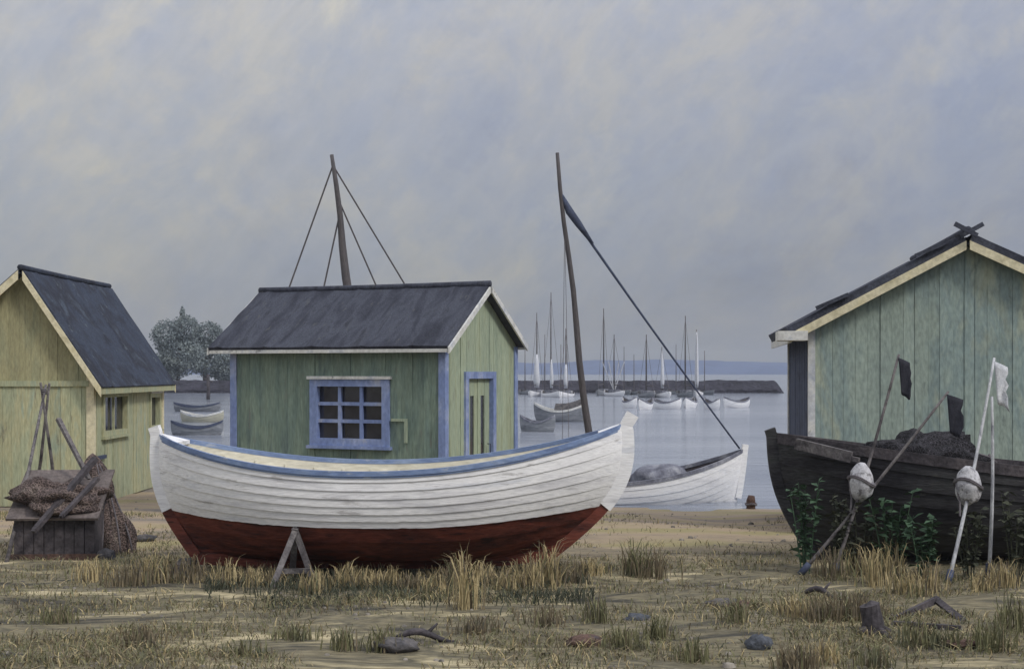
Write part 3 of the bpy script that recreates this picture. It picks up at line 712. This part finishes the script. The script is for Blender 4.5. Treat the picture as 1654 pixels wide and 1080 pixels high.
# ------------------------------------------------------------------ moored boats far out
def small_boat(name, label, group, px, pw, py, d, rz, mt_, length=None, wide=None, fb=.5):
    kd = F/d; Ln = length or pw/kd; r = thing(name, label, 'boat', (at(px, 600, d).x, d, WZ), rz, group)
    hl = Hull((-Ln/2, Ln/2), (-Ln*.42, Ln*.40), wide or Ln*.36, lambda t: fb*(.75+.55*abs(2*t-1)**2), lambda t: -.2, None, b0=.03*Ln, b1=.05*Ln)
    hl.planks(lambda t: 0, lambda t: 1, 4, lap=.01, nt=20).build('hull', mt_, r, smooth=True)
    hl.inner(n=5, nt=16).build('inner_planking', 'weathered_wood', r, smooth=True)
    return r, hl
r, hl = small_boat('rowing_boat', 'dark grey rowing boat with pale rail moored right of the green hut', 'rowing boats moored in the bay', 905, 88, 682, 72, R(-14), 'grey_hull', fb=.75)
for s in (1, -1): hl.rail(s, dn=.09, nt=20).build('gunwale', 'white_trim', r)
hl.thwart(.5, .5).build('thwart', 'sand_hull', r)
m = MB(); rows = [[(hl.pt(t, 1).x, hl.pt(t, 1).y*s*.97, hl.pt(t, 1).z+.02+.35*(1-s*s)) for s in (-1, -.6, -.2, .2, .6, 1)] for t in axis([(.42, .95, 8)])]; m.grid(rows); m.build('tarpaulin', 'stone_dark', r, smooth=True)
r, hl = small_boat('rowing_boat', 'small grey dinghy close beside the corner of the green hut', 'rowing boats moored in the bay', 868, 62, 700, 60, R(-24), 'grey_hull', fb=.55)
for s in (1, -1): hl.rail(s, dn=.06, nt=20).build('gunwale', 'canvas_grey', r)
for px, pw, py, mt_, lab in ((318, 78, 664, 'grey_hull', 'grey rowing boat farthest out between the two left huts'), (326, 74, 681, 'sand_hull', 'cream rowing boat between the two left huts'), (318, 84, 702, 'grey_hull', 'grey rowing boat nearest the shore between the two left huts')):
    d_ = gd(py, WZ); r, hl = small_boat('rowing_boat', lab, 'rowing boats moored in the bay', px, pw, py, d_, R(random.uniform(-14, 10)), mt_, fb=.45)
    for s in (1, -1): hl.rail(s, dn=.08, nt=20).build('gunwale', 'dark_trim_and_shade' if py != 681 else 'white_trim', r)
lbls = ['leftmost small white dinghy in the line of moored dinghies', 'second small white dinghy from the left in the line', 'largest white dinghy in the line, left of the forestay', 'white dinghy in the line just right of the forestay', 'second white dinghy from the right end of the line', 'rightmost white dinghy in the line of moored dinghies']
for i, (px, pw) in enumerate(((1017, 26), (1043, 27), (1077, 36), (1115, 28), (1150, 26), (1190, 36))):
    py = 660+random.uniform(-2, 4); d_ = gd(py, WZ)
    r, hl = small_boat('dinghy', lbls[i], 'white dinghies moored in a line', px, pw, py, d_, R((-60, 52, -34, 62, -58, 28)[i]), 'boat_white', length=pw/(F/d_)*1.45, wide=pw/(F/d_)*.72, fb=.6)
    for s in (1, -1): hl.rail(s, dn=.07, nt=20).build('gunwale', 'canvas_grey', r)
# yachts: hull > mast, boom, furled sail
ylab = ['white yacht with a thick furled sail, nearest the green hut', 'yacht with a tall thin mast and slim white sail', 'yacht with two white strips of furled sail left of the leaning mast', 'yacht with a tall bare dark mast right of the leaning mast', 'yacht with pale splayed rigging right of the bare dark mast', 'yacht with a short grey mast where the forestay reaches the breakwater',
        'yacht with a short white sail right of the forestay', 'yacht with a tall bare grey mast beside the rightmost sail', 'yacht with the tallest white furled sail, rightmost of the moored fleet']
yd = [(867, 505, 1, 7.5, 572), (890, 472, 1, 4.2, 580), (914, 530, 1, 5.5, 588), (975, 498, 0, 4, 0), (992, 540, 2, 4, 590), (1044, 540, 0, 5, 0), (1069, 560, 1, 4.5, 566), (1107, 510, 0, 4.5, 0), (1125, 532, 1, 4.5, 536)]
for (px, ty, sail, wpx, sy), lab in zip(yd, ylab):
    d_ = random.uniform(138, 152); kd = F/d_
    r, hl = small_boat('yacht', lab, 'sailing yachts moored before the breakwater', px, 0, 640, d_, R(random.choice((70, 105, 82, 115))), 'boat_white' if sail else 'grey_hull', length=4.2, wide=1.4, fb=.5)
    top = H-(ty-HZ)/kd-WZ
    m = MB(); m.tube([(0, 0, 0), (0.03, 0, top*.6), (0, 0, top)], [.09, .075, .045], 6); m.build('mast', 'mast_wood' if sail != 1 else 'weathered_wood', r, smooth=True)
    m = MB(); m.tube([(0, 0, 1.2), (-1.7, 0, 1.15)], .05, 6); m.build('boom', 'mast_wood', r)
    if sail == 1:
        st = H-(sy-HZ)/kd-WZ; wr = wpx/kd/2*1.5
        m = MB(); m.tube([(-.06, -.03, .9), (-.1, -.03, 1.6), (-.12, -.02, st*.6), (-.05, -.02, st*.85), (-.02, -.02, st)], [wr*.7, wr, wr*.85, wr*.6, .05], 8); m.build('furled_sail', 'flag_white', r, smooth=True)
    if sail == 2:
        for dx in (-1.1, -.5, .6, 1.3):
            m = MB(); m.tube([(0, 0, .5), (dx*.2, dx, 3.6)], .05, 5); m.build('stay', 'pole_pale', r)
    for e_ in (2.0, -2.0):
        m = MB(); m.tube([(0, 0, top*.96), (e_, 0, .75)], .018, 4); m.build('stay', 'rope', r)
    m = MB(); m.box((-.9, -.35, .3), (.7, .35, .7)); m.build('cabin', 'canvas_grey', r)
for px, ty in ((848, 552), (880, 540), (906, 556), (1008, 560), (1024, 572), (1092, 556), (1138, 566)):
    d_ = random.uniform(152, 160); kd = F/d_
    r, hl = small_boat('yacht', 'far yacht with a slim bare mast in the crowd before the breakwater', 'bare masted yachts', px, 0, 640, d_, R(random.choice((70, 105, 82, 115))), 'grey_hull', length=3.8, wide=1.3, fb=.45)
    top = H-(ty-HZ)/kd-WZ; m = MB(); m.tube([(0, 0, 0), (0, 0, top)], [.07, .035], 6); m.build('mast', 'rope', r, smooth=True)
p = at(336, 645, gd(645, WZ)); o = thing('mooring_pole', 'dark pole standing in the water between the left huts', 'pole', (p.x, p.y, WZ))
m = MB(); m.tube([(0, 0, -.5), (.03, 0, 1.2), (0, 0, 2.3)], [.18, .16, .14], 8); m.build('pile', 'dark_wood', o, smooth=True)
m = MB(); m.tube([(-.35, 0, 1.9), (.4, 0, 1.6)], .09, 6); m.build('cross_arm', 'dark_wood', o)

# ------------------------------------------------------------------ breakwater and the trees behind it
BWD = 168
m = MB(); rows = []
xs = axis([(-130, 34, 400)])
for k_, (f, z) in enumerate(((0, -1.2), (.0, .0), (.8, .4), (1.4, .8), (2.0, 1.08), (3.2, 1.12), (4.4, 1.08), (5.5, .6), (7, -1.2))):
    row = []
    for x in xs:
        e = sm(34, 31.5, x); q = noise.noise(Vector((x*.9, f*1.1, 3)))*.28+noise.noise(Vector((x*2.3, f*2, 8)))*.12
        row.append((x+q*.5, BWD+f-q, (z+1.2)*e-1.2+(q*.6 if 0 < k_ < 8 else 0)))
    rows.append(row)
m.grid(rows)
tag(m.build('breakwater', 'breakwater_stone'), 'long dark stone breakwater across the bay before the far blue coast', 'breakwater')
def tree(label, px, d_, hgt, lobes, seed):
    rnd = random.Random(seed); x = at(px, 600, d_).x
    r = thing('bushy_tree', label, 'tree', (x, d_, 0), 0)
    m = MB(); m.tube([(0, 0, -1), (.1, 0, hgt*.3), (.05, 0, hgt*.62)], [.3, .22, .1], 8)
    for lx, lz, rx, rz in lobes: m.tube([(.08, 0, hgt*.32), (lx*.5, rnd.uniform(-.5, .5), (lz+hgt*.3)/2), (lx, 0, lz)], [.14, .09, .04], 6)
    m.build('trunk', 'bark', r, smooth=True)
    m = MB()
    for lx, lz, rx, rz in lobes:
        for _ in range(int(420*rx*rz)):
            v = Vector((rnd.gauss(0, 1), rnd.gauss(0, 1), rnd.gauss(0, 1))).normalized()*rnd.uniform(.45, 1)**.6*rnd.uniform(.85, 1.08)
            c = Vector((lx+v.x*rx, v.y*rx, lz+v.z*rz)); s = rnd.uniform(.1, .22)
            a = Vector((rnd.gauss(0, 1), rnd.gauss(0, 1), rnd.gauss(0, 1))).normalized(); b_ = a.cross(Vector((rnd.gauss(0, 1), rnd.gauss(0, 1), .3))).normalized()
            m.add([c-a*s, c+b_*s*.6, c+a*s, c-b_*s*.6], [(0, 1, 2, 3)])
    m.build('crown', 'hazed_leaf', r)
tree('darker bushy tree left of the pair beyond the bay, by the boathouse roof', 287, 178, 9.6, [(-1.1, 6.6, 2.3, 2.3), (1.0, 7.6, 1.9, 1.8), (.3, 4.2, 3.0, 2.6), (-1.4, 2.6, 2.4, 2.2), (.6, 9.3, .35, 1.2)], 3)
tree('paler bushy tree right of the pair beyond the bay, by the green hut roof', 330, 184, 8.8, [(.6, 7.2, 1.9, 1.6), (-1.0, 5.0, 2.4, 2.2), (.8, 3.8, 3.0, 2.6), (2.6, 3.0, 1.8, 2.2)], 9)
tree('low bush beside the eave of the green hut beyond the bay', 368, 188, 5.0, [(0, 2.4, 2.2, 1.9), (1.6, 1.8, 2.0, 1.5)], 14)

# ------------------------------------------------------------------ left foreground: bin, poles, nets, timbers
d0 = gd(904); a = at(22, 904, d0); wd = 128/(F/d0)
r = thing('storage_bin', 'low dark timber bin with a sloping plank lid before the boathouse', 'bin', (a.x, d0, 0), R(4))
m = MB()
for i in range(8): m.box((wd*i/8+.004, random.uniform(-.008, .008), .02), (wd*(i+1)/8-.004, .03, .5+random.uniform(-.015, .015)))
m.hexa([(0, .031, 0), (.03, .031, 0), (.03, .8, 0), (0, .8, 0), (0, .031, .5), (.03, .031, .5), (.03, .8, .9), (0, .8, .9)]); m.hexa([(wd-.03, .031, 0), (wd, .031, 0), (wd, .8, 0), (wd-.03, .8, 0), (wd-.03, .031, .5), (wd, .031, .5), (wd, .8, .9), (wd-.03, .8, .9)]); m.box((.031, .77, 0), (wd-.031, .8, .84)); m.build('body', 'dark_wood', r)
m = MB()
for i in range(5): m.beam((-.06, -.02+.18*i, .53+.10*i+random.uniform(-.004, .004)), (wd+.07, -.02+.18*i, .535+.10*i), .03, .215, up=(0, .87, .48))
m.build('lid', 'brown_wood', r)
m = MB(); m.box((-.03, -.03, -.02), (wd+.03, -.012, .07)); m.build('skid', 'stone_brown', r)
top = at(72, 632, 18.2)
c = at(96, 812, 16.75); q = thing('net_heap', 'grey brown net thrown over the lid of the timber bin', 'fishing net', (c.x, c.y, .5), world_coords=True)
m = MB(); m.blob((c.x, 16.75, .68), (.48, .40, .24), seed=8, amp=.5, fr=1.8, nu=40, nv=24); m.build('netting', 'brown_net', q, smooth=True)
r = thing('pole_tripod', 'three thin grey poles tied together at the top before the ochre gable', 'net poles', (top.x, top.y, 0), world_coords=True)
for px, py, d_, x in ((10, 905, 16.1, 0), (48, 850, 19.2, .05), (96, 850, 18.9, -.04)):
    b = Vector((at(px, 600, d_).x, d_, gz(0, d_))); t = top+(top-b).normalized()*.12+Vector((x, 0, 0))
    m = MB(); m.tube([b, b.lerp(t, .5)+Vector((.02, 0, .0)), t], [.026, .022, .016], 7); m.build('pole', 'weathered_wood', r, smooth=True)
m = MB(); m.tube([top+Vector((.035*math.cos(a), .035*math.sin(a), -.04+.004*a)) for a in axis([(0, 18, 30)])], .008, 5); m.build('lashing', 'rope', r)
for (a, b, w_, mt_, lab) in ((at(94, 676, 17.2), at(142, 770, 16.9), .06, 'weathered_wood', 'short grey timber leaning steeply over the net heap'), (at(154, 740, 16.9), at(56, 856, 16.1), .08, 'dark_wood', 'dark beam leaning across the lid of the timber bin'), (at(158, 772, 16.8), at(100, 832, 16.15), .06, 'dark_wood', 'shorter dark beam beside the net heap on the bin')):
    m = MB(); m.beam(a, b, w_, w_*.7, taper=.85); m.beam(b, b+(b-a).normalized()*.03, w_*.7, w_*.5)
    tag(m.build('timber', mt_, origin=b), lab, 'timber')
c = at(160, 880, 17.3); r = thing('net_heap', 'tall brown fishing net heap beside the timber bin', 'fishing net', (c.x, 17.3, 0), world_coords=True)
m = MB(); rows = []
for i in range(25):
    f = i/24; row = []
    for j in range(37):
        a = 2*math.pi*(j % 36)/36; rr = (.30*(1-f)**.75+.05+.05*math.sin(6*a+f*3)*(1-f)*1.2)*(1+.35*noise.noise(Vector((math.cos(a)*2, math.sin(a)*2, f*3))))
        row.append((c.x+rr*math.cos(a)*1.05-.08*f, 17.3+rr*math.sin(a), 1.16*f**.85*1.0+(0 if i else -.05)))
    rows.append(row)
rows.append([(c.x-.08, 17.3, 1.2)]*37)
m.grid(rows); m.build('netting', 'brown_net', r, smooth=True)
m = MB()
for s in range(5):
    a0 = -2.3+s*.55; m.tube([Vector((c.x+(.36*(1-f)+.07)*math.cos(a0+f*.5)-.08*f, 17.3+(.36*(1-f)+.07)*math.sin(a0+f*.5)-.02, 1.12*f**.85)) for f in axis([(0, .95, 9)])], .012, 5)
m.build('net_rope', 'rope', r, smooth=True)

# ------------------------------------------------------------------ weeds round the black hull
def weed(label, px, py, hgt, n, lw, mt_, spread=.25, seed=1):
    rnd = random.Random(seed); d_ = gd(py); x = at(px, py, d_).x
    r = thing('weed_plant', label, 'plant', (x, d_, 0))
    st = MB(); lf = MB()
    for i in range(n):
        a = rnd.uniform(0, 6.28); tip = Vector((math.cos(a)*spread*rnd.uniform(.3, 1), math.sin(a)*spread*.5*rnd.uniform(.2, .8), hgt*rnd.uniform(.6, 1)))
        b = Vector((tip.x*.25, tip.y*.25, -.02)); md = b.lerp(tip, .55)+Vector((0, 0, .05)); st.tube([b, md, tip], [.008, .006, .003], 5)
        for q in range(20):
            f = rnd.uniform(.2, 1); p = b.lerp(md, f*2) if f < .5 else md.lerp(tip, f*2-1)
            dr = Vector((rnd.gauss(0, 1), rnd.gauss(0, 1), rnd.uniform(-.2, .9))).normalized(); s = lw*rnd.uniform(.4, .95)
            sd_ = dr.cross(Vector((rnd.gauss(0, .4), rnd.gauss(0, .4), 1))).normalized()
            lf.add([p, p+dr*s*.5+sd_*s*.28, p+dr*s+Vector((0, 0, -.2*s)), p+dr*s*.5-sd_*s*.28], [(0, 1, 2), (0, 2, 3)])
    st.build('stem', mt_, r); lf.build('foliage', mt_, r)
for i, a in enumerate([('bright green weed climbing the bow of the black hull', 1302, 925, 1.05, 9, .15, 'weed_leaf', .2), ('green weed with long leaves under the leaning black flag buoys', 1440, 932, .95, 8, .17, 'weed_leaf', .35),
     ('low green weed sprawling left of the pale flag buoy', 1495, 940, .7, 8, .16, 'weed_leaf', .22), ('dull green weed right of the upright pale pole', 1640, 938, 1.0, 10, .14, 'dark_leaf', .25),
     ('dark green weed at the foot of the black hull between the grass tufts', 1388, 928, .75, 9, .13, 'dark_leaf', .3), ('dull green weed between the pale flag buoy and the pale pole', 1566, 936, .8, 9, .13, 'dark_leaf', .22), ('dull tall weed between the two leaning black flag poles at the hull', 1350, 922, .9, 8, .13, 'dark_leaf', .2)]): weed(*a, seed=20+i)

# ------------------------------------------------------------------ foreground bits
ap = at(1512, 968, 12.9); g1 = gd(1012)
trestle('broken_trestle', 'dark broken trestle lying low in the grass at the lower right', ap,
        [Vector((at(1440, 1006, gd(1006)).x, gd(1006), .02)), Vector((at(1558, 1008, gd(1008)).x, gd(1008), .02)), Vector((at(1490, 985, 13.2).x, 13.2, 0))],
        (Vector((at(1440, 1008, gd(1010)).x, gd(1010)-.05, .03)), Vector((at(1552, 1020, gd(1020)).x, gd(1020), .03))), 'dark_wood', g1, w=.055)
p = bb(1410, 1022); o = thing('stump', 'dark rotten stump in the grass beside the broken trestle', 'stump', p, world_coords=True)
m = MB(); m.tube([p+Vector((0, 0, -.1)), p+Vector((.0, 0, .1)), p+Vector((-.03, 0, .24)), p+Vector((-.04, 0, .25))], [.12, .09, .085, .04], 11); m.build('stem', 'dark_wood', o, smooth=False)
m = MB()
for a in (0.4, 1.9, 3.6, 5.2): m.tube([p+Vector((0, 0, .06)), p+Vector((math.cos(a)*.14, math.sin(a)*.14, .02)), p+Vector((math.cos(a)*.24, math.sin(a)*.24, -.03))], [.045, .03, .012], 6)
m.build('root', 'dark_wood', o, smooth=True)
for px, py, sx_, sz_, mt_, lab in ((945, 1040, .15, .06, 'stone_brown', 'flat reddish brown stone at the bottom right of centre'), (1226, 1044, .1, .08, 'stone_blue', 'rounded blue grey stone in the front grass'), (1030, 1002, .12, .05, 'stone_blue', 'flat blue grey stone before the bow'),
        (236, 872, .14, .06, 'stone_dark', 'flat dark stone on the sand left of the white boat'), (172, 902, .11, .09, 'stone_dark', 'dark stone beside the brown net heap'), (1175, 975, .2, .035, 'stone_dark', 'slim grey stone slab on the sand right of the white boat'),
        (640, 1046, .18, .06, 'stone_dark', 'low dark stone at the bottom left of centre'), (1550, 1040, .14, .03, 'stone_brown', 'flat brown stone at the bottom right corner'), (1195, 982, .12, .05, 'stone_brown', 'brown stone just in front of the grey stone slab')):
    p = bb(px, py); m = MB(); m.blob((p.x, p.y, sz_*.3), (sx_, sx_*.7, sz_), seed=px, amp=.35, fr=1.6)
    tag(m.build('stone', mt_, origin=p, smooth=True), lab, 'stone', 'stones scattered on the ground')
for px, py, ln, a, lab in ((690, 1036, .5, .2, 'crooked dark driftwood stick in the front grass'), (1330, 965, .35, -.4, 'grey driftwood stick on the sand left of the broken trestle')):
    p = bb(px, py); m = MB(); m.tube([p+Vector((math.cos(a)*ln*(f-.5), math.sin(a)*ln*(f-.5), .04+.05*math.sin(f*5))) for f in axis([(0, 1, 7)])], [.022, .026, .03, .03, .026, .024, .018, .01], 7)
    m.tube([p+Vector((0, 0, .07)), p+Vector((.08, .06, .14))], [.018, .008], 6)
    tag(m.build('driftwood', 'dark_wood', origin=p, smooth=True), lab, 'driftwood')

# ------------------------------------------------------------------ grass
def blade(m, x, y, hgt, w_, rnd, lean=.25, z=None):
    z0 = (gz(x, y) if z is None else z)-.01; a = rnd.uniform(0, 6.28); l = hgt*lean*rnd.uniform(.1, 1.5); dx, dy = math.cos(a)*l, math.sin(a)*l
    t = rnd.uniform(0, 3.14); ux, uy = math.cos(t)*w_, math.sin(t)*w_; dr = rnd.uniform(.0, .5)*min(1, lean*1.5)
    m.add([(x-ux, y-uy, z0), (x+ux, y+uy, z0), (x+dx*.22+ux*.85, y+dy*.22+uy*.85, z0+hgt*.5), (x+dx*.22-ux*.85, y+dy*.22-uy*.85, z0+hgt*.5),
           (x+dx*.7+ux*.5, y+dy*.7+uy*.5, z0+hgt*(.86-dr*.2)), (x+dx*.7-ux*.5, y+dy*.7-uy*.5, z0+hgt*(.86-dr*.2)), (x+dx*1.35, y+dy*1.35, z0+hgt*(1-dr))], [(0, 1, 2, 3), (3, 2, 4, 5), (5, 4, 6)])
rnd = random.Random(99)
straw, grey, olive = MB(), MB(), MB()
# tufts: pixel of the foot, width, height in pixels, kind
tufts = [(150, 935, 36, 50, 's'), (205, 945, 40, 60, 'g'), (245, 940, 40, 70, 's'), (295, 940, 46, 62, 'g'), (365, 946, 24, 60, 's'), (412, 944, 26, 40, 's'), (505, 960, 26, 60, 's'), (560, 950, 22, 55, 's'), (598, 950, 26, 45, 's'), (635, 950, 26, 48, 's'),
    (665, 955, 22, 44, 'g'), (700, 958, 26, 45, 's'), (732, 948, 16, 60, 'g'), (752, 985, 26, 120, 's'), (780, 940, 20, 48, 's'), (820, 950, 24, 45, 's'), (860, 948, 30, 74, 's'), (884, 945, 22, 90, 's'), (915, 940, 34, 50, 'g'), (952, 930, 28, 40, 's'),
    (1024, 930, 26, 76, 'o'), (1055, 932, 36, 64, 'g'), (880, 1010, 30, 45, 'g'), (965, 1005, 24, 60, 'o'), (1010, 1045, 34, 52, 'o'), (1062, 1030, 28, 55, 'o'), (770, 1020, 40, 40, 'g'), (620, 1046, 30, 55, 'o'), (560, 1046, 30, 50, 'o'),
    (1290, 1000, 34, 50, 's'), (1320, 1008, 40, 60, 'g'), (1360, 1006, 46, 62, 'g'), (1392, 1004, 40, 60, 'g'), (1190, 1010, 26, 60, 'o'), (1340, 935, 26, 70, 'g'), (1385, 930, 24, 66, 's'), (1410, 945, 24, 80, 's'), (1440, 935, 28, 78, 's'), (1455, 955, 34, 55, 's'), (1500, 955, 30, 70, 's'),
    (1478, 960, 26, 40, 's'), (1530, 1040, 30, 40, 'o'), (1620, 950, 34, 60, 's'), (1590, 955, 26, 44, 's'), (1600, 1045, 40, 70, 'o'), (1120, 1060, 34, 50, 'o'), (1290, 1070, 44, 60, 'g'), (1330, 1060, 26, 50, 's'), (1410, 1070, 40, 50, 'o'), (230, 1040, 40, 46, 'g'), (90, 1000, 40, 40, 'o'), (400, 1060, 40, 40, 'o'), (480, 1030, 40, 36, 'o'), (1640, 1020, 40, 80, 'o'), (1480, 1040, 40, 60, 'o')]
for px, py, wpx, hpx, kd in tufts:
    d_ = gd(py); s = d_/F; x0 = (px-CX)*s; mb = {'s': straw, 'g': grey, 'o': olive}[kd]
    for _ in range(int(40+wpx*1.6)):
        u = rnd.gauss(0, .5); x = x0+u*wpx*s; y = d_+rnd.uniform(-.12, .12)
        q = rnd.random(); mm = mb if q < .72 else (grey if q < .88 else olive)
        blade(mm, x, y, hpx*s*rnd.uniform(.45, 1.0)*(1-.25*abs(u)), rnd.uniform(.004, .0085), rnd, .30)
for _ in range(3000):
    px = rnd.uniform(300, 960); d_ = gd(rnd.gauss(938, 9)); x = (px-CX)*d_/F
    if noise.noise(Vector((x*2.1, 3, 1))) < rnd.uniform(-.3, .3): continue
    blade(straw if rnd.random() < .6 else grey, x, d_, rnd.uniform(.05, .2), rnd.uniform(.003, .007), rnd, .5)
# short turf in patches
n = 0
while n < 46000:
    y = 9.6+12.5*rnd.random()**1.25; x = rnd.uniform(-.39, .39)*y
    v = noise.fractal(Vector((x*.5, y*1.1, 4)), 1, 2, 3)
    if v < rnd.uniform(-.35, .45): continue
    if y > 17 and x > 1: 
        if rnd.random() < .8: continue
    q = rnd.random(); mm = olive if q < .55 else (grey if q < .85 else straw)
    blade(mm, x, y, rnd.uniform(.02, .09)*(1.25 if v > .3 else 1), rnd.uniform(.003, .007), rnd, rnd.choice((.5, .9, 1.6))); n += 1
dark = MB()  # dark blades added to stand in for the shadow under the white boat
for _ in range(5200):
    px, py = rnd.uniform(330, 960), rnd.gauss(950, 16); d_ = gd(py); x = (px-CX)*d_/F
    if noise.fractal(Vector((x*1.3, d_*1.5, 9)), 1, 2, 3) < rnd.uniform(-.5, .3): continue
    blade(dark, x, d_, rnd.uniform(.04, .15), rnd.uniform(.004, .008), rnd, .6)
for mb, nm, mt_ in ((dark, 'boat_shade_grass', 'dark_leaf'), (straw, 'straw_grass', 'straw'), (grey, 'withered_grass', 'grey_grass'), (olive, 'green_grass', 'olive_grass')):
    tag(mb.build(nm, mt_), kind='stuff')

pb = MB()
for _ in range(2600):
    y = 9.8+15*rnd.random()**1.2; x = rnd.uniform(-.38, .38)*y
    if noise.fractal(Vector((x*.8+7, y*.8, 2)), 1, 2, 3) < rnd.uniform(-.2, .5): continue
    q = rnd.uniform(.008, .026)*(1 if rnd.random() < .93 else 2.2); z0 = gz(x, y); rr = [q*rnd.uniform(.75, 1.25) for _ in range(12)]
    vs = [(x+rr[k]*math.cos(k*1.047), y+rr[k]*.8*math.sin(k*1.047), z0-.004) for k in range(6)]+[(x+rr[k]*.7*math.cos(k*1.047+.3), y+rr[k]*.6*math.sin(k*1.047+.3), z0+q*.55) for k in range(6)]+[(x, y, z0+q*.72)]
    pb.add(vs, [(k, (k+1) % 6, 6+(k+1) % 6, 6+k) for k in range(6)]+[(6+k, 6+(k+1) % 6, 12) for k in range(6)]); pb.tone += [rnd.uniform(-.35, .35)]*13
tag(pb.build('pebbles', 'pebble', smooth=True), kind='stuff')
# ------------------------------------------------------------------ sea haze
def haze():
    m = bpy.data.materials.new('sea_haze'); m.use_nodes = True; N = m.node_tree.nodes; N.clear()
    o = N.new('ShaderNodeOutputMaterial'); v = N.new('ShaderNodeVolumePrincipled')
    v.inputs['Color'].default_value = (.80, .86, .95, 1); v.inputs['Density'].default_value = .0005; v.inputs['Anisotropy'].default_value = .2
    m.node_tree.links.new(v.outputs[0], o.inputs['Volume']); MATS['sea_haze'] = m
    b = MB(); b.box((-1600, -80, -4), (1600, 2200, 34)); tag(b.build('haze', 'sea_haze'), kind='stuff')
haze()
for o in sc.objects:                      # helper property used only while building
    if 'o' in o: del o['o']
